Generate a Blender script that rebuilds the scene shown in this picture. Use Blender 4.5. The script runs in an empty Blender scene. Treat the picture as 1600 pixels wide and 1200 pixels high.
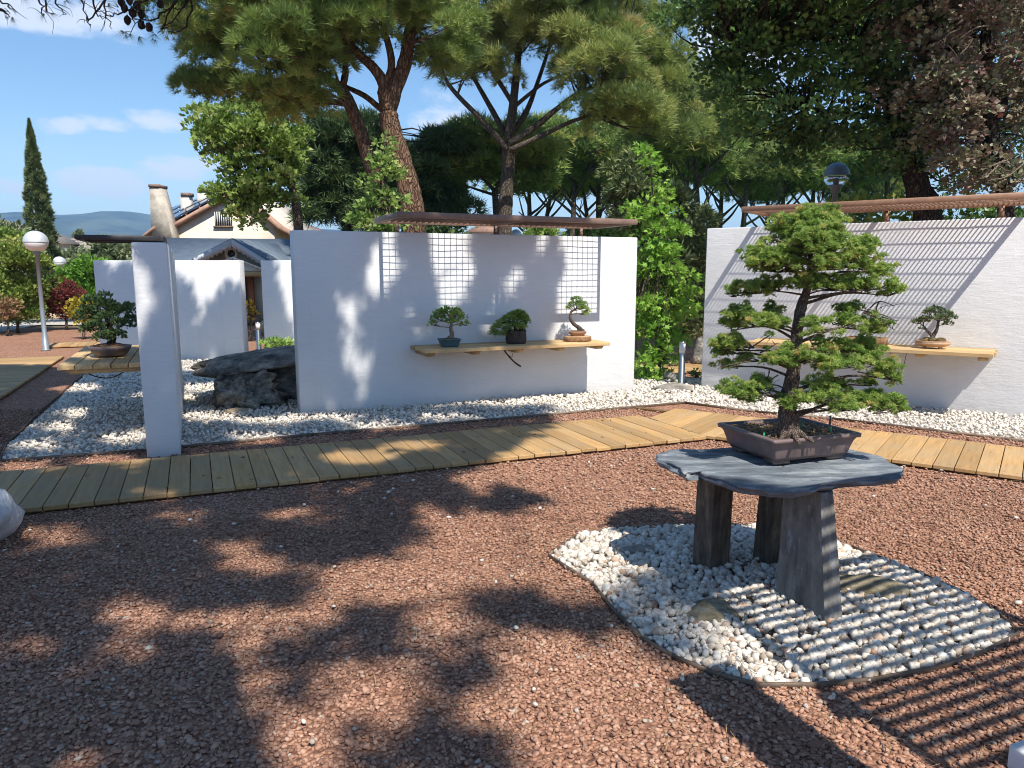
import bpy, bmesh, math, random
import numpy as np
from mathutils import Vector, Matrix

random.seed(7)
rng = np.random.default_rng(11)
SC = bpy.context.scene
COL = SC.collection

# ------------------------------------------------------------------ camera, sky, sun, exposure
F_PX, PITCH, EYE = 1150.0, math.radians(8.55), 1.6
CP, SP = math.cos(PITCH), math.sin(PITCH)
cam = bpy.data.cameras.new('camera')
cam.sensor_width = 36.0
cam.lens = F_PX / 1600.0 * 36.0
cam.clip_start, cam.clip_end = 0.05, 9000.0
camo = bpy.data.objects.new('camera', cam)
camo.location = (0, 0, EYE)
camo.rotation_euler = (math.pi / 2 - PITCH, 0, 0)
COL.objects.link(camo)
SC.camera = camo

SUN_H = Vector((0.395, -0.918)).normalized()          # horizontal direction towards the sun
SUN_EL = math.radians(54.5)
SUN_AZ = math.atan2(SUN_H.x, SUN_H.y)
SUN_DIR = Vector((SUN_H.x * math.cos(SUN_EL), SUN_H.y * math.cos(SUN_EL), math.sin(SUN_EL)))
sl = bpy.data.lights.new('sun', 'SUN')
sl.energy = 4.25
sl.angle = math.radians(0.53)
sl.color = (1.0, 0.94, 0.84)
so = bpy.data.objects.new('sun', sl)
so.rotation_euler = SUN_DIR.to_track_quat('Z', 'Y').to_euler()
so.location = (6, -14, 22)
COL.objects.link(so)

world = bpy.data.worlds.new('World')
SC.world = world
world.use_nodes = True


def build_world():
    nt = world.node_tree
    N, L = nt.nodes, nt.links
    N.clear()
    out = N.new('ShaderNodeOutputWorld')
    bg = N.new('ShaderNodeBackground')
    sky = N.new('ShaderNodeTexSky')
    sky.sky_type = 'NISHITA'
    sky.sun_disc = False
    sky.sun_elevation = SUN_EL
    sky.sun_rotation = SUN_AZ
    sky.altitude = 900
    sky.air_density = 1.2
    sky.dust_density = 0.15
    sky.ozone_density = 3.0
    bg.inputs['Strength'].default_value = 0.102

    def math_(op, a=None, b=None, clamp=False):
        n = N.new('ShaderNodeMath'); n.operation = op; n.use_clamp = clamp
        for i, v in enumerate((a, b)):
            if v is None: continue
            if isinstance(v, (int, float)): n.inputs[i].default_value = v
            else: L.new(v, n.inputs[i])
        return n.outputs[0]
    tc = N.new('ShaderNodeTexCoord')
    sep = N.new('ShaderNodeSeparateXYZ')
    L.new(tc.outputs['Generated'], sep.inputs[0])
    az = math_('ARCTAN2', sep.outputs[0], sep.outputs[1])
    el = math_('ARCSINE', sep.outputs[2])
    comb = N.new('ShaderNodeCombineXYZ')
    L.new(az, comb.inputs[0]); L.new(math_('MULTIPLY', el, 2.1), comb.inputs[1])
    def noise_(scale, detail, rough, off):
        m = N.new('ShaderNodeMapping'); m.inputs['Location'].default_value = off
        L.new(comb.outputs[0], m.inputs[0])
        n = N.new('ShaderNodeTexNoise'); n.inputs['Scale'].default_value = scale
        n.inputs['Detail'].default_value = detail; n.inputs['Roughness'].default_value = rough
        L.new(m.outputs[0], n.inputs['Vector']); return n.outputs['Fac']
    puff = noise_(17, 6, 0.55, (3.1, 1.7, 0.2))
    fine = noise_(7.0, 8, 0.62, (0.3, 5.7, 2.2))
    # small cumulus (azimuth, elevation, half widths) all round the sky, the first ones in view
    banks = [(-32.3, 10.9, 4.6, 1.15), (-28.2, 11.3, 4.0, 1.45), (-33, 19.6, 7.5, 1.9), (-31.9, 17.1, 0.7, 0.5), (-7.0, 11.4, 3.0, 2.2), (-27, 7.9, 4.6, 1.2),
             (-34, 7.0, 5, 1.6), (17, 15.2, 6, 3.0), (48, 12, 7, 1.6), (85, 9, 6, 1.6), (130, 14, 7, 2), (175, 11, 8, 2), (-140, 13, 7, 1.8), (-95, 10, 6, 1.7), (-62, 14, 5, 1.4)]
    def cl(px, py, w, h):
        u, v = (px - 800) / F_PX, (600 - py) / F_PX
        x, y, z = u, CP + v * SP, -SP + v * CP
        k = math.degrees(1 / F_PX) / math.hypot(x, y)
        return (math.degrees(math.atan2(x, y)), math.degrees(math.atan2(z, math.hypot(x, y))), w * k, h * k)
    banks = [cl(105, 198, 60, 22), cl(170, 195, 70, 18), cl(240, 188, 62, 24), cl(60, 15, 190, 42), cl(150, 285, 95, 34), cl(270, 262, 80, 26), cl(690, 185, 60, 50), cl(20, 290, 40, 20)] + banks[7:]
    tot = None
    for a, e, ra, re in banks:
        dx = math_('DIVIDE', math_('SUBTRACT', az, math.radians(a)), math.radians(ra))
        dy = math_('DIVIDE', math_('SUBTRACT', el, math.radians(e)), math.radians(re))
        q = math_('SUBTRACT', 1.0, math_('ADD', math_('MULTIPLY', dx, dx), math_('MULTIPLY', dy, dy)))
        tot = q if tot is None else math_('MAXIMUM', tot, q)
    tot = math_('MAXIMUM', tot, -1.0)
    dens = math_('ADD', math_('MULTIPLY', tot, 0.8), math_('MULTIPLY', math_('SUBTRACT', puff, 0.5), 2.3))
    mr = N.new('ShaderNodeMapRange'); mr.interpolation_type = 'SMOOTHSTEP'
    mr.inputs['From Min'].default_value = 0.12; mr.inputs['From Max'].default_value = 0.75
    mr.inputs['To Max'].default_value = 0.80
    L.new(dens, mr.inputs['Value'])
    # thin veil low over the horizon
    low = N.new('ShaderNodeMapRange'); low.interpolation_type = 'SMOOTHSTEP'
    low.inputs['From Min'].default_value = math.radians(13); low.inputs['From Max'].default_value = math.radians(1)
    L.new(el, low.inputs['Value'])
    v = math_('MULTIPLY', low.outputs[0], math_('MULTIPLY', math_('SUBTRACT', fine, 0.30), 2.0, True), True)
    v = math_('MULTIPLY', v, 0.34)
    fac = math_('MAXIMUM', mr.outputs[0], v, True)
    mix = N.new('ShaderNodeMix'); mix.data_type = 'RGBA'
    L.new(fac, mix.inputs['Factor'])
    hs = N.new('ShaderNodeHueSaturation')
    hs.inputs['Saturation'].default_value = 1.1
    hs.inputs['Value'].default_value = 1.0
    L.new(sky.outputs[0], hs.inputs['Color'])
    L.new(hs.outputs[0], mix.inputs['A'])
    mix.inputs['B'].default_value = (5.9, 6.3, 7.3, 1)
    L.new(mix.outputs['Result'], bg.inputs['Color'])
    L.new(bg.outputs[0], out.inputs['Surface'])


build_world()
SC.view_settings.view_transform = 'Standard'
SC.view_settings.look = 'None'
SC.view_settings.exposure = 0.70
SC.view_settings.gamma = 1.0
SC.view_settings.use_curve_mapping = False
SC.cycles.use_denoising = True
SC.cycles.filter_width = 1.0
SC.cycles.max_bounces = 8
SC.cycles.diffuse_bounces = 4
SC.cycles.transparent_max_bounces = 8
SC.cycles.volume_bounces = 0
SC.cycles.caustics_reflective = False
SC.cycles.caustics_refractive = False


# ------------------------------------------------------------------ survey: photograph pixel -> place
def ray(px, py):
    u, v = (px - 800) / F_PX, (600 - py) / F_PX
    return Vector((u, CP + v * SP, -SP + v * CP))


def G(px, py, z=0.0):
    d = ray(px, py)
    t = (z - EYE) / d.z
    return Vector((d.x * t, d.y * t, z))


def D(px, py, Y):
    d = ray(px, py)
    t = Y / d.y
    return Vector((d.x * t, Y, EYE + d.z * t))


def pix(p):
    dep = p[1] * CP - (p[2] - EYE) * SP
    up = p[1] * SP + (p[2] - EYE) * CP
    return 800 + F_PX * p[0] / dep, 600 - F_PX * up / dep


# ------------------------------------------------------------------ materials
MATS = {}


class MB:
    """small helper for node materials"""
    def __init__(self, name):
        self.m = bpy.data.materials.new(name)
        self.m.use_nodes = True
        self.nt = self.m.node_tree
        self.N, self.L = self.nt.nodes, self.nt.links
        self.p = self.N['Principled BSDF']
        self.out = self.N['Material Output']

    def node(self, t, **kw):
        n = self.N.new(t)
        for k, v in kw.items(): setattr(n, k, v)
        return n

    def coord(self, kind='Object', scale=(1, 1, 1)):
        tc = self.node('ShaderNodeTexCoord')
        mp = self.node('ShaderNodeMapping')
        mp.inputs['Scale'].default_value = scale
        self.L.new(tc.outputs[kind], mp.inputs[0])
        return mp.outputs[0]

    def wcoord(self, scale=(1, 1, 1)):
        g = self.node('ShaderNodeNewGeometry')
        mp = self.node('ShaderNodeMapping')
        mp.inputs['Scale'].default_value = scale
        self.L.new(g.outputs['Position'], mp.inputs[0])
        return mp.outputs[0]

    def noise(self, vec, scale, detail=4, rough=0.55):
        n = self.node('ShaderNodeTexNoise')
        n.inputs['Scale'].default_value = scale
        n.inputs['Detail'].default_value = detail
        n.inputs['Roughness'].default_value = rough
        self.L.new(vec, n.inputs['Vector'])
        return n.outputs['Fac']

    def voro(self, vec, scale, feature='F1', out='Distance', rnd=1.0):
        n = self.node('ShaderNodeTexVoronoi', feature=feature)
        n.inputs['Scale'].default_value = scale
        n.inputs['Randomness'].default_value = rnd
        self.L.new(vec, n.inputs['Vector'])
        return n.outputs[out]

    def ramp(self, fac, stops, interp='LINEAR'):
        r = self.node('ShaderNodeValToRGB')
        r.color_ramp.interpolation = interp
        el = r.color_ramp.elements
        while len(el) < len(stops): el.new(0.5)
        for e, (p, c) in zip(el, stops):
            e.position = p
            e.color = (c[0], c[1], c[2], 1) if hasattr(c, '__len__') else (c, c, c, 1)
        self.L.new(fac, r.inputs[0])
        return r.outputs[0]

    def mix(self, fac, a, b, mode='MIX'):
        n = self.node('ShaderNodeMix', data_type='RGBA', blend_type=mode)
        for s, v in (('Factor', fac), ('A', a), ('B', b)):
            i = n.inputs[s]
            if isinstance(v, (int, float)): i.default_value = v
            elif isinstance(v, tuple): i.default_value = (*v[:3], 1)
            else: self.L.new(v, i)
        return n.outputs['Result']

    def math(self, op, a, b=None):
        n = self.node('ShaderNodeMath', operation=op)
        for i, v in enumerate((a, b)):
            if v is None: continue
            if isinstance(v, (int, float)): n.inputs[i].default_value = v
            else: self.L.new(v, n.inputs[i])
        return n.outputs[0]

    def attr(self, name):
        n = self.node('ShaderNodeAttribute', attribute_name=name)
        return n.outputs['Fac']

    def objrand(self):
        return self.node('ShaderNodeObjectInfo').outputs['Random']

    def color(self, c):
        if isinstance(c, tuple): self.p.inputs['Base Color'].default_value = (*c[:3], 1)
        else: self.L.new(c, self.p.inputs['Base Color'])

    def bump(self, h, strength=0.5, dist=0.01):
        b = self.node('ShaderNodeBump')
        b.inputs['Strength'].default_value = strength
        b.inputs['Distance'].default_value = dist
        self.L.new(h, b.inputs['Height'])
        self.L.new(b.outputs[0], self.p.inputs['Normal'])

    def rough(self, r, spec=0.5, metal=0.0):
        self.p.inputs['Roughness'].default_value = r
        self.p.inputs['Specular IOR Level'].default_value = spec
        self.p.inputs['Metallic'].default_value = metal

    def done(self, key):
        MATS[key] = self.m
        return self.m


def mat_plain(key, c, rough=0.6, metal=0.0, spec=0.4, vary=0.25, scale=6, bump=0.15):
    m = MB(key)
    v = m.coord('Object')
    n = m.noise(v, scale, 5, 0.6)
    lo = tuple(x * (1 - vary) for x in c); hi = tuple(min(1, x * (1 + vary)) for x in c)
    m.color(m.ramp(n, [(0.3, lo), (0.7, hi)]))
    if bump: m.bump(m.noise(v, scale * 6, 4), bump, 0.01)
    m.rough(rough, spec, metal)
    return m.done(key)


def mat_plaster():
    m = MB('white_plaster')
    v = m.wcoord()
    brush = m.noise(m.wcoord((2.2, 2.2, 16)), 3.0, 6, 0.6)
    blot = m.noise(v, 1.1, 4, 0.6)
    c = m.ramp(blot, [(0.3, (0.71, 0.715, 0.72)), (0.7, (0.77, 0.77, 0.77))])
    c = m.mix(m.ramp(brush, [(0.35, 0.0), (0.75, 0.22)]), c, (0.56, 0.57, 0.59))
    # splash dirt along the foot of the walls
    z = m.node('ShaderNodeSeparateXYZ'); g = m.node('ShaderNodeNewGeometry')
    m.L.new(g.outputs['Position'], z.inputs[0])
    zz = m.math('ADD', z.outputs[2], m.math('MULTIPLY', m.noise(v, 4, 5), 0.16))
    c = m.mix(m.ramp(zz, [(0.06, 0.4), (0.24, 0.0)]), c, (0.50, 0.44, 0.40))
    # rain streaks from the top edge
    st = m.noise(m.wcoord((9, 9, 0.25)), 1.0, 4, 0.6)
    c = m.mix(m.ramp(st, [(0.56, 0.0), (0.74, 0.14)]), c, (0.48, 0.47, 0.46))
    m.color(c)
    h = m.math('ADD', m.math('MULTIPLY', brush, 0.7), m.math('MULTIPLY', m.noise(v, 40, 4), 0.35))
    h = m.math('ADD', h, m.math('MULTIPLY', m.noise(m.wcoord((3, 3, 5)), 1.4, 3), 1.6))
    m.bump(h, 0.35, 0.012)
    m.rough(0.75, 0.3)
    return m.done('plaster')


def mat_wood(key, a, b, grey, greyness=0.35, screws=False):
    m = MB(key)
    rnd = m.objrand()
    tc = m.node('ShaderNodeTexCoord')
    off = m.node('ShaderNodeCombineXYZ')
    m.L.new(m.math('MULTIPLY', rnd, 37.0), off.inputs[0]); m.L.new(m.math('MULTIPLY', rnd, 91.0), off.inputs[1])
    add = m.node('ShaderNodeVectorMath', operation='ADD')
    m.L.new(tc.outputs['Object'], add.inputs[0]); m.L.new(off.outputs[0], add.inputs[1])
    mp = m.node('ShaderNodeMapping'); mp.inputs['Scale'].default_value = (1.2, 16, 16)
    m.L.new(add.outputs[0], mp.inputs[0])
    grain = m.noise(mp.outputs[0], 2.2, 6, 0.62)
    blot = m.noise(add.outputs[0], 2.5, 4)
    c = m.ramp(grain, [(0.28, a), (0.72, b)])
    c = m.mix(m.ramp(blot, [(0.35, 0.0), (0.75, greyness)]), c, grey)
    hv = m.node('ShaderNodeHueSaturation')
    m.L.new(c, hv.inputs['Color'])
    mr = m.node('ShaderNodeMapRange'); mr.inputs['To Min'].default_value = 0.78; mr.inputs['To Max'].default_value = 1.16
    m.L.new(rnd, mr.inputs['Value']); m.L.new(mr.outputs[0], hv.inputs['Value'])
    c = hv.outputs[0]
    kn = m.voro(add.outputs[0], 3.2)
    c = m.mix(m.ramp(kn, [(0.035, 0.75), (0.075, 0.0)]), c, (0.12, 0.07, 0.035))
    if screws:
        sp = m.node('ShaderNodeSeparateXYZ'); m.L.new(tc.outputs['Object'], sp.inputs[0])
        dx = m.math('SUBTRACT', m.math('ABSOLUTE', sp.outputs[0]), 0.505); dy = m.math('SUBTRACT', m.math('ABSOLUTE', sp.outputs[1]), 0.043)
        r2 = m.math('ADD', m.math('MULTIPLY', dx, dx), m.math('MULTIPLY', dy, dy))
        c = m.mix(m.math('LESS_THAN', r2, 0.0065 ** 2), c, (0.09, 0.075, 0.06))
    m.color(c)
    m.bump(grain, 0.3, 0.004)
    m.rough(0.7, 0.3)
    return m.done(key)


def mat_stone_bits(key, stops, bump=0.5, scale=60):
    m = MB(key)
    c = m.ramp(m.attr('tint'), stops)
    v = m.wcoord()
    n = m.noise(v, scale, 5, 0.65)
    c = m.mix(m.ramp(n, [(0.3, 0.35), (0.62, 0.0)]), c, (0.10, 0.065, 0.05), 'MULTIPLY')
    m.color(c)
    m.bump(n, bump, 0.006)
    m.rough(0.9, 0.2)
    return m.done(key)


def mat_gravel_sheet(key, stops, cell, dark):
    m = MB(key)
    v = m.wcoord()
    colv = m.node('ShaderNodeTexVoronoi'); colv.inputs['Scale'].default_value = 1 / cell
    m.L.new(v, colv.inputs['Vector'])
    sep = m.node('ShaderNodeSeparateColor'); m.L.new(colv.outputs['Color'], sep.inputs[0])
    c = m.ramp(sep.outputs[0], stops)
    c = m.mix(m.ramp(colv.outputs['Distance'], [(0.45, 0.0), (0.85, 0.8)]), c, dark)
    big = m.noise(v, 1.3, 4, 0.6)
    c = m.mix(m.ramp(big, [(0.35, 0.25), (0.7, 0.0)]), c, dark)
    m.color(c)
    h = m.math('SUBTRACT', 1.0, colv.outputs['Distance'])
    m.bump(h, 1.0, cell * 0.8)
    m.rough(0.95, 0.15)
    return m.done(key)


def mat_leaf(key, stops, trans=0.28, rough=0.5, spec=0.35, tcol=None):
    m = MB(key)
    c = m.ramp(m.attr('tint'), stops)
    m.color(c)
    m.rough(rough, spec)
    t = m.node('ShaderNodeBsdfTranslucent')
    if tcol: c = m.mix(0.6, c, tcol)
    m.L.new(c, t.inputs[0])
    mx = m.node('ShaderNodeMixShader'); mx.inputs[0].default_value = trans
    m.L.new(m.p.outputs[0], mx.inputs[1]); m.L.new(t.outputs[0], mx.inputs[2])
    m.L.new(mx.outputs[0], m.out.inputs['Surface'])
    return m.done(key)


def mat_bark(key, a, b, c3, sc=1.0, flake=1.0):
    m = MB(key)
    v = m.coord('Object', (1, 1, 0.35))
    vv = m.node('ShaderNodeVectorMath', operation='ADD'); nn = m.node('ShaderNodeTexNoise'); nn.inputs['Scale'].default_value = 7 * sc; m.L.new(v, nn.inputs['Vector']); sc_ = m.node('ShaderNodeVectorMath', operation='SCALE'); sc_.inputs['Scale'].default_value = 0.16 / sc; m.L.new(nn.outputs['Color'], sc_.inputs[0]); m.L.new(v, vv.inputs[0]); m.L.new(sc_.outputs[0], vv.inputs[1])
    pl = m.voro(vv.outputs[0], 17 * sc, 'DISTANCE_TO_EDGE')
    n = m.noise(v, 14 * sc, 6, 0.65)
    c = m.ramp(n, [(0.3, a), (0.55, b), (0.8, c3)])
    c = m.mix(m.ramp(pl, [(0.02, 0.6), (0.2, 0.0)]), c, tuple(x * 0.35 for x in a))
    m.color(c)
    h = m.math('ADD', m.ramp(pl, [(0.0, 0.0), (0.2, 1.0)]), m.math('MULTIPLY', n, 0.6))
    m.bump(h, 0.8, 0.05 * flake)
    m.rough(0.9, 0.15)
    return m.done(key)


def mat_rock(key, a, b, c3, sc=6.0, streak=(1, 1, 1), bump=0.8, dist=0.03):
    m = MB(key)
    v = m.coord('Object', streak)
    n = m.noise(v, sc, 8, 0.62)
    n2 = m.noise(m.coord('Object'), sc * 4, 5, 0.6)
    c = m.ramp(n, [(0.32, a), (0.52, b), (0.7, c3)])
    c = m.mix(m.ramp(n2, [(0.55, 0.0), (0.72, 0.5)]), c, tuple(x * 0.45 for x in b))
    m.color(c)
    m.bump(m.math('ADD', n, m.math('MULTIPLY', n2, 0.35)), bump, dist)
    m.rough(0.85, 0.25)
    return m.done(key)


mat_plaster()
mat_wood('deck_wood', (0.37, 0.215, 0.086), (0.56, 0.34, 0.138), (0.38, 0.30, 0.19), 0.6, True)
mat_wood('shelf_wood', (0.44, 0.27, 0.11), (0.68, 0.48, 0.24), (0.42, 0.36, 0.26), 0.3)
RED = [(0.0, (0.21, 0.105, 0.074)), (0.3, (0.36, 0.195, 0.132)), (0.6, (0.49, 0.28, 0.195)), (0.85, (0.58, 0.365, 0.26)), (0.965, (0.41, 0.34, 0.28)), (1.0, (0.60, 0.51, 0.42))]
WHT = [(0.0, (0.34, 0.26, 0.20)), (0.18, (0.56, 0.49, 0.41)), (0.5, (0.74, 0.68, 0.59)), (0.9, (0.82, 0.78, 0.71)), (0.97, (0.60, 0.43, 0.31)), (1.0, (0.36, 0.20, 0.14))]
mat_stone_bits('red_stone', RED)
mat_stone_bits('white_stone', WHT, 0.25, 40)
mat_gravel_sheet('red_sheet', [(0.0, (0.27, 0.135, 0.088)), (0.5, (0.45, 0.24, 0.155)), (1.0, (0.56, 0.325, 0.215))], 0.021, (0.16, 0.08, 0.054))
mat_gravel_sheet('white_sheet', [(0.0, (0.52, 0.47, 0.41)), (0.5, (0.68, 0.63, 0.57)), (1.0, (0.78, 0.75, 0.70))], 0.04, (0.30, 0.26, 0.23))
mat_plain('earth', (0.16, 0.115, 0.07), 0.95, vary=0.4, scale=0.6, bump=0.4)
mat_plain('lawn', (0.07, 0.15, 0.03), 0.9, vary=0.4, scale=2, bump=0.6)
mat_plain('rust_steel', (0.20, 0.105, 0.062), 0.7, 0.15, vary=0.3, scale=9)
mat_plain('brown_paint', (0.31, 0.175, 0.11), 0.5, 0.0, vary=0.18, scale=12, bump=0.08)
mat_plain('grey_brown_paint', (0.23, 0.15, 0.115), 0.5, 0.0, vary=0.18, scale=12, bump=0.08)
mat_plain('black_paint', (0.03, 0.028, 0.03), 0.5, 0.0, vary=0.2, scale=12, bump=0.08)
mat_plain('edging_steel', (0.18, 0.13, 0.095), 0.6, 0.4, vary=0.4, scale=8)
mat_plain('pole_grey', (0.25, 0.28, 0.31), 0.45, 0.3, vary=0.1, scale=6, bump=0.05)
mat_plain('steel', (0.55, 0.55, 0.55), 0.28, 1.0, vary=0.08, scale=20, bump=0.03)
mat_plain('globe_silver', (0.72, 0.74, 0.76), 0.48, 0.45, vary=0.06, scale=3, bump=0.02)
mat_plain('globe_frost', (0.80, 0.78, 0.74), 0.35, 0.0, vary=0.05, scale=3, bump=0.02)
mat_plain('blue_dome', (0.25, 0.33, 0.42), 0.45, 0.2, vary=0.12, scale=5, bump=0.05)
mat_plain('house_cream', (0.66, 0.575, 0.475), 0.9, vary=0.10, scale=1.2, bump=0.0, spec=0.1)
mat_plain('house_pale', (0.60, 0.56, 0.49), 0.9, vary=0.08, scale=1.2, bump=0.0, spec=0.1)
mat_plain('chimney_grey', (0.47, 0.42, 0.35), 0.95, vary=0.3, scale=3.0, bump=0.0, spec=0.1)
mat_plain('pavilion_cream', (0.55, 0.48, 0.38), 0.85, vary=0.08, scale=2, bump=0.08)
mat_plain('trim_white', (0.76, 0.75, 0.71), 0.7, vary=0.05, scale=4, bump=0.05)
mat_plain('trim_grey', (0.50, 0.53, 0.56), 0.7, vary=0.06, scale=4, bump=0.05)
mat_plain('brick_cap', (0.24, 0.17, 0.135), 0.95, vary=0.3, scale=6, bump=0.0, spec=0.1)
mat_plain('dark_hole', (0.015, 0.015, 0.018), 0.3, vary=0.1)
mat_plain('glass_dark', (0.03, 0.04, 0.05), 0.08, 0.0, spec=0.8, vary=0.1, bump=0.0)
mat_plain('door_brown', (0.25, 0.09, 0.035), 0.5, vary=0.25, scale=5)
mat_plain('terracotta_roof', (0.40, 0.245, 0.175), 0.85, vary=0.35, scale=2.5, bump=0.3)
mat_plain('tile_grey', (0.34, 0.30, 0.26), 0.85, vary=0.3, scale=2.5, bump=0.3)
mat_plain('solar', (0.035, 0.05, 0.085), 0.12, 0.2, spec=0.7, vary=0.2, bump=0.0)
mat_plain('slate_roof', (0.15, 0.185, 0.22), 0.6, vary=0.2, scale=3, bump=0.15)
mat_plain('pot_brown', (0.16, 0.117, 0.112), 0.42, vary=0.35, scale=10, bump=0.06)
mat_plain('pot_blue', (0.06, 0.12, 0.14), 0.3, vary=0.2, scale=12, bump=0.05)
mat_plain('pot_red', (0.30, 0.16, 0.10), 0.55, vary=0.2, scale=12, bump=0.08)
mat_plain('pot_tan', (0.46, 0.30, 0.19), 0.55, vary=0.2, scale=12, bump=0.08)
mat_plain('pot_bark', (0.075, 0.058, 0.05), 0.85, vary=0.5, scale=30, bump=0.9)
mat_plain('soil', (0.15, 0.082, 0.042), 0.95, vary=0.6, scale=40, bump=0.9)
mat_plain('moss', (0.16, 0.11, 0.04), 0.95, vary=0.5, scale=40, bump=0.9)
mat_plain('green_plastic', (0.015, 0.22, 0.10), 0.4, vary=0.1)
mat_plain('dark_plastic', (0.03, 0.03, 0.03), 0.5, vary=0.1)
mat_plain('wire', (0.035, 0.028, 0.024), 0.7, vary=0.2)
mat_plain('block_white', (0.72, 0.73, 0.75), 0.7, vary=0.06)
mat_plain('log_bark', (0.30, 0.17, 0.09), 0.9, vary=0.5, scale=30, bump=1.0)
mat_plain('log_cut', (0.50, 0.32, 0.17), 0.85, vary=0.25, scale=20, bump=0.3)
mat_plain('mountain', (0.065, 0.075, 0.045), 0.95, vary=0.75, scale=0.009, bump=0.0)
mat_plain('slate_leg_dark', (0.085, 0.07, 0.056), 0.85, vary=0.55, scale=7, bump=0.8)
mat_rock('slate_top', (0.085, 0.10, 0.118), (0.175, 0.20, 0.228), (0.36, 0.385, 0.40), 4.6, (1, 2.8, 5), 1.0, 0.02)
def mat_slate_post():
    m = MB('slate_leg')
    v = m.coord('Object', (3, 3, 1)); n = m.noise(v, 5, 8, .62); st = m.noise(m.coord('Object', (10, 10, 3.2)), 2.2, 6, .65); n2 = m.noise(m.coord('Object'), 30, 5)
    c = m.ramp(n, [(.32, (0.10, 0.098, 0.095)), (.52, (0.19, 0.183, 0.172)), (.7, (0.29, 0.27, 0.245))])
    c = m.mix(m.ramp(st, [(.56, 0.0), (.68, .6)]), c, (0.34, 0.39, 0.44))
    c = m.mix(m.ramp(n2, [(.58, 0.0), (.72, .55)]), c, (0.09, 0.088, 0.085))
    m.color(c); m.bump(m.math('ADD', m.math('MULTIPLY', st, 1.2), m.math('MULTIPLY', n2, .5)), .8, .010); m.rough(.85, .25); m.done('slate_leg')


mat_slate_post()
mat_rock('slate_leg_unused', (0.15, 0.15, 0.147), (0.26, 0.255, 0.245), (0.38, 0.36, 0.335), 5, (3, 3, 1), 0.9, 0.02)
mat_rock('slate_leg_brown', (0.05, 0.041, 0.033), (0.125, 0.10, 0.078), (0.24, 0.19, 0.135), 4.5, (6, 6, 1.3), 0.8, 0.010)
mat_rock('dark_rock', (0.07, 0.066, 0.06), (0.27, 0.255, 0.23), (0.60, 0.55, 0.47), 5.5, (1, 1, 1.6), 1.0, 0.12)
mat_rock('craggy_rock', (0.06, 0.056, 0.05), (0.34, 0.32, 0.28), (0.68, 0.62, 0.52), 9, (1, 1, 1.4), 1.0, 0.12)
mat_rock('grey_rock', (0.13, 0.12, 0.105), (0.30, 0.275, 0.24), (0.46, 0.42, 0.36), 5, (1, 1, 3), 0.9, 0.03)
mat_rock('mossy_rock', (0.12, 0.10, 0.06), (0.27, 0.23, 0.155), (0.42, 0.38, 0.29), 9, (1, 1, 3), 0.9, 0.03)
mat_rock('sand_rock', (0.33, 0.23, 0.14), (0.47, 0.36, 0.23), (0.58, 0.46, 0.32), 6, (1, 1, 2), 0.7, 0.03)
mat_rock('white_rock', (0.40, 0.41, 0.41), (0.60, 0.61, 0.61), (0.74, 0.74, 0.73), 5, (1, 1, 1), 0.8, 0.03)
mat_bark('pine_bark', (0.13, 0.075, 0.05), (0.255, 0.155, 0.10), (0.36, 0.24, 0.165), 1.0)
mat_bark('grey_bark', (0.09, 0.07, 0.055), (0.185, 0.15, 0.115), (0.28, 0.235, 0.19), 1.4)
mat_bark('dark_bark', (0.045, 0.034, 0.028), (0.09, 0.066, 0.052), (0.15, 0.11, 0.085), 1.2)
mat_bark('bonsai_bark', (0.085, 0.066, 0.055), (0.22, 0.17, 0.14), (0.42, 0.355, 0.30), 7.0, 0.16)
mat_bark('pale_bark', (0.22, 0.16, 0.11), (0.38, 0.30, 0.22), (0.50, 0.42, 0.33), 8.0, 0.06)
mat_leaf('pine_needle', [(0.0, (0.104, 0.177, 0.051)), (0.35, (0.220, 0.317, 0.079)), (0.75, (0.378, 0.439, 0.122)), (0.95, (0.512, 0.476, 0.159)), (1.0, (0.512, 0.354, 0.171))], 0.28)
mat_leaf('pine_needle_olive', [(0.0, (0.122, 0.177, 0.055)), (0.4, (0.256, 0.329, 0.091)), (0.75, (0.403, 0.439, 0.134)), (1.0, (0.512, 0.439, 0.171))], 0.28)
mat_leaf('dark_needle', [(0.0, (0.044, 0.081, 0.033)), (0.6, (0.096, 0.159, 0.057)), (1.0, (0.180, 0.240, 0.084))], 0.18)
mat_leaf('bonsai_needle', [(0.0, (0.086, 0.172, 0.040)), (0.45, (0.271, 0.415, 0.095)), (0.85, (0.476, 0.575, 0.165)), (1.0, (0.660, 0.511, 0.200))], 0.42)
mat_leaf('plane_leaf', [(0.0, (0.11, 0.19, 0.045)), (0.5, (0.26, 0.38, 0.09)), (0.9, (0.44, 0.54, 0.17)), (1.0, (0.50, 0.48, 0.20))], 0.42)
mat_leaf('bright_leaf', [(0.0, (0.131, 0.279, 0.037)), (0.5, (0.260, 0.473, 0.067)), (1.0, (0.446, 0.600, 0.131))], 0.4)
mat_leaf('dark_leaf', [(0.0, (0.062, 0.124, 0.040)), (0.6, (0.130, 0.243, 0.062)), (0.93, (0.265, 0.420, 0.093)), (1.0, (0.466, 0.620, 0.155))], 0.3, 0.4, 0.5)
mat_leaf('plum_leaf', [(0.0, (0.193, 0.089, 0.089)), (0.35, (0.274, 0.209, 0.153)), (0.75, (0.322, 0.386, 0.209)), (0.92, (0.483, 0.435, 0.322)), (1.0, (0.580, 0.193, 0.145))], 0.25, 0.45, 0.4)
mat_leaf('hedge_leaf', [(0.0, (0.093, 0.174, 0.036)), (0.5, (0.241, 0.332, 0.068)), (0.85, (0.436, 0.482, 0.115)), (1.0, (0.459, 0.367, 0.207))], 0.3)
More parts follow.
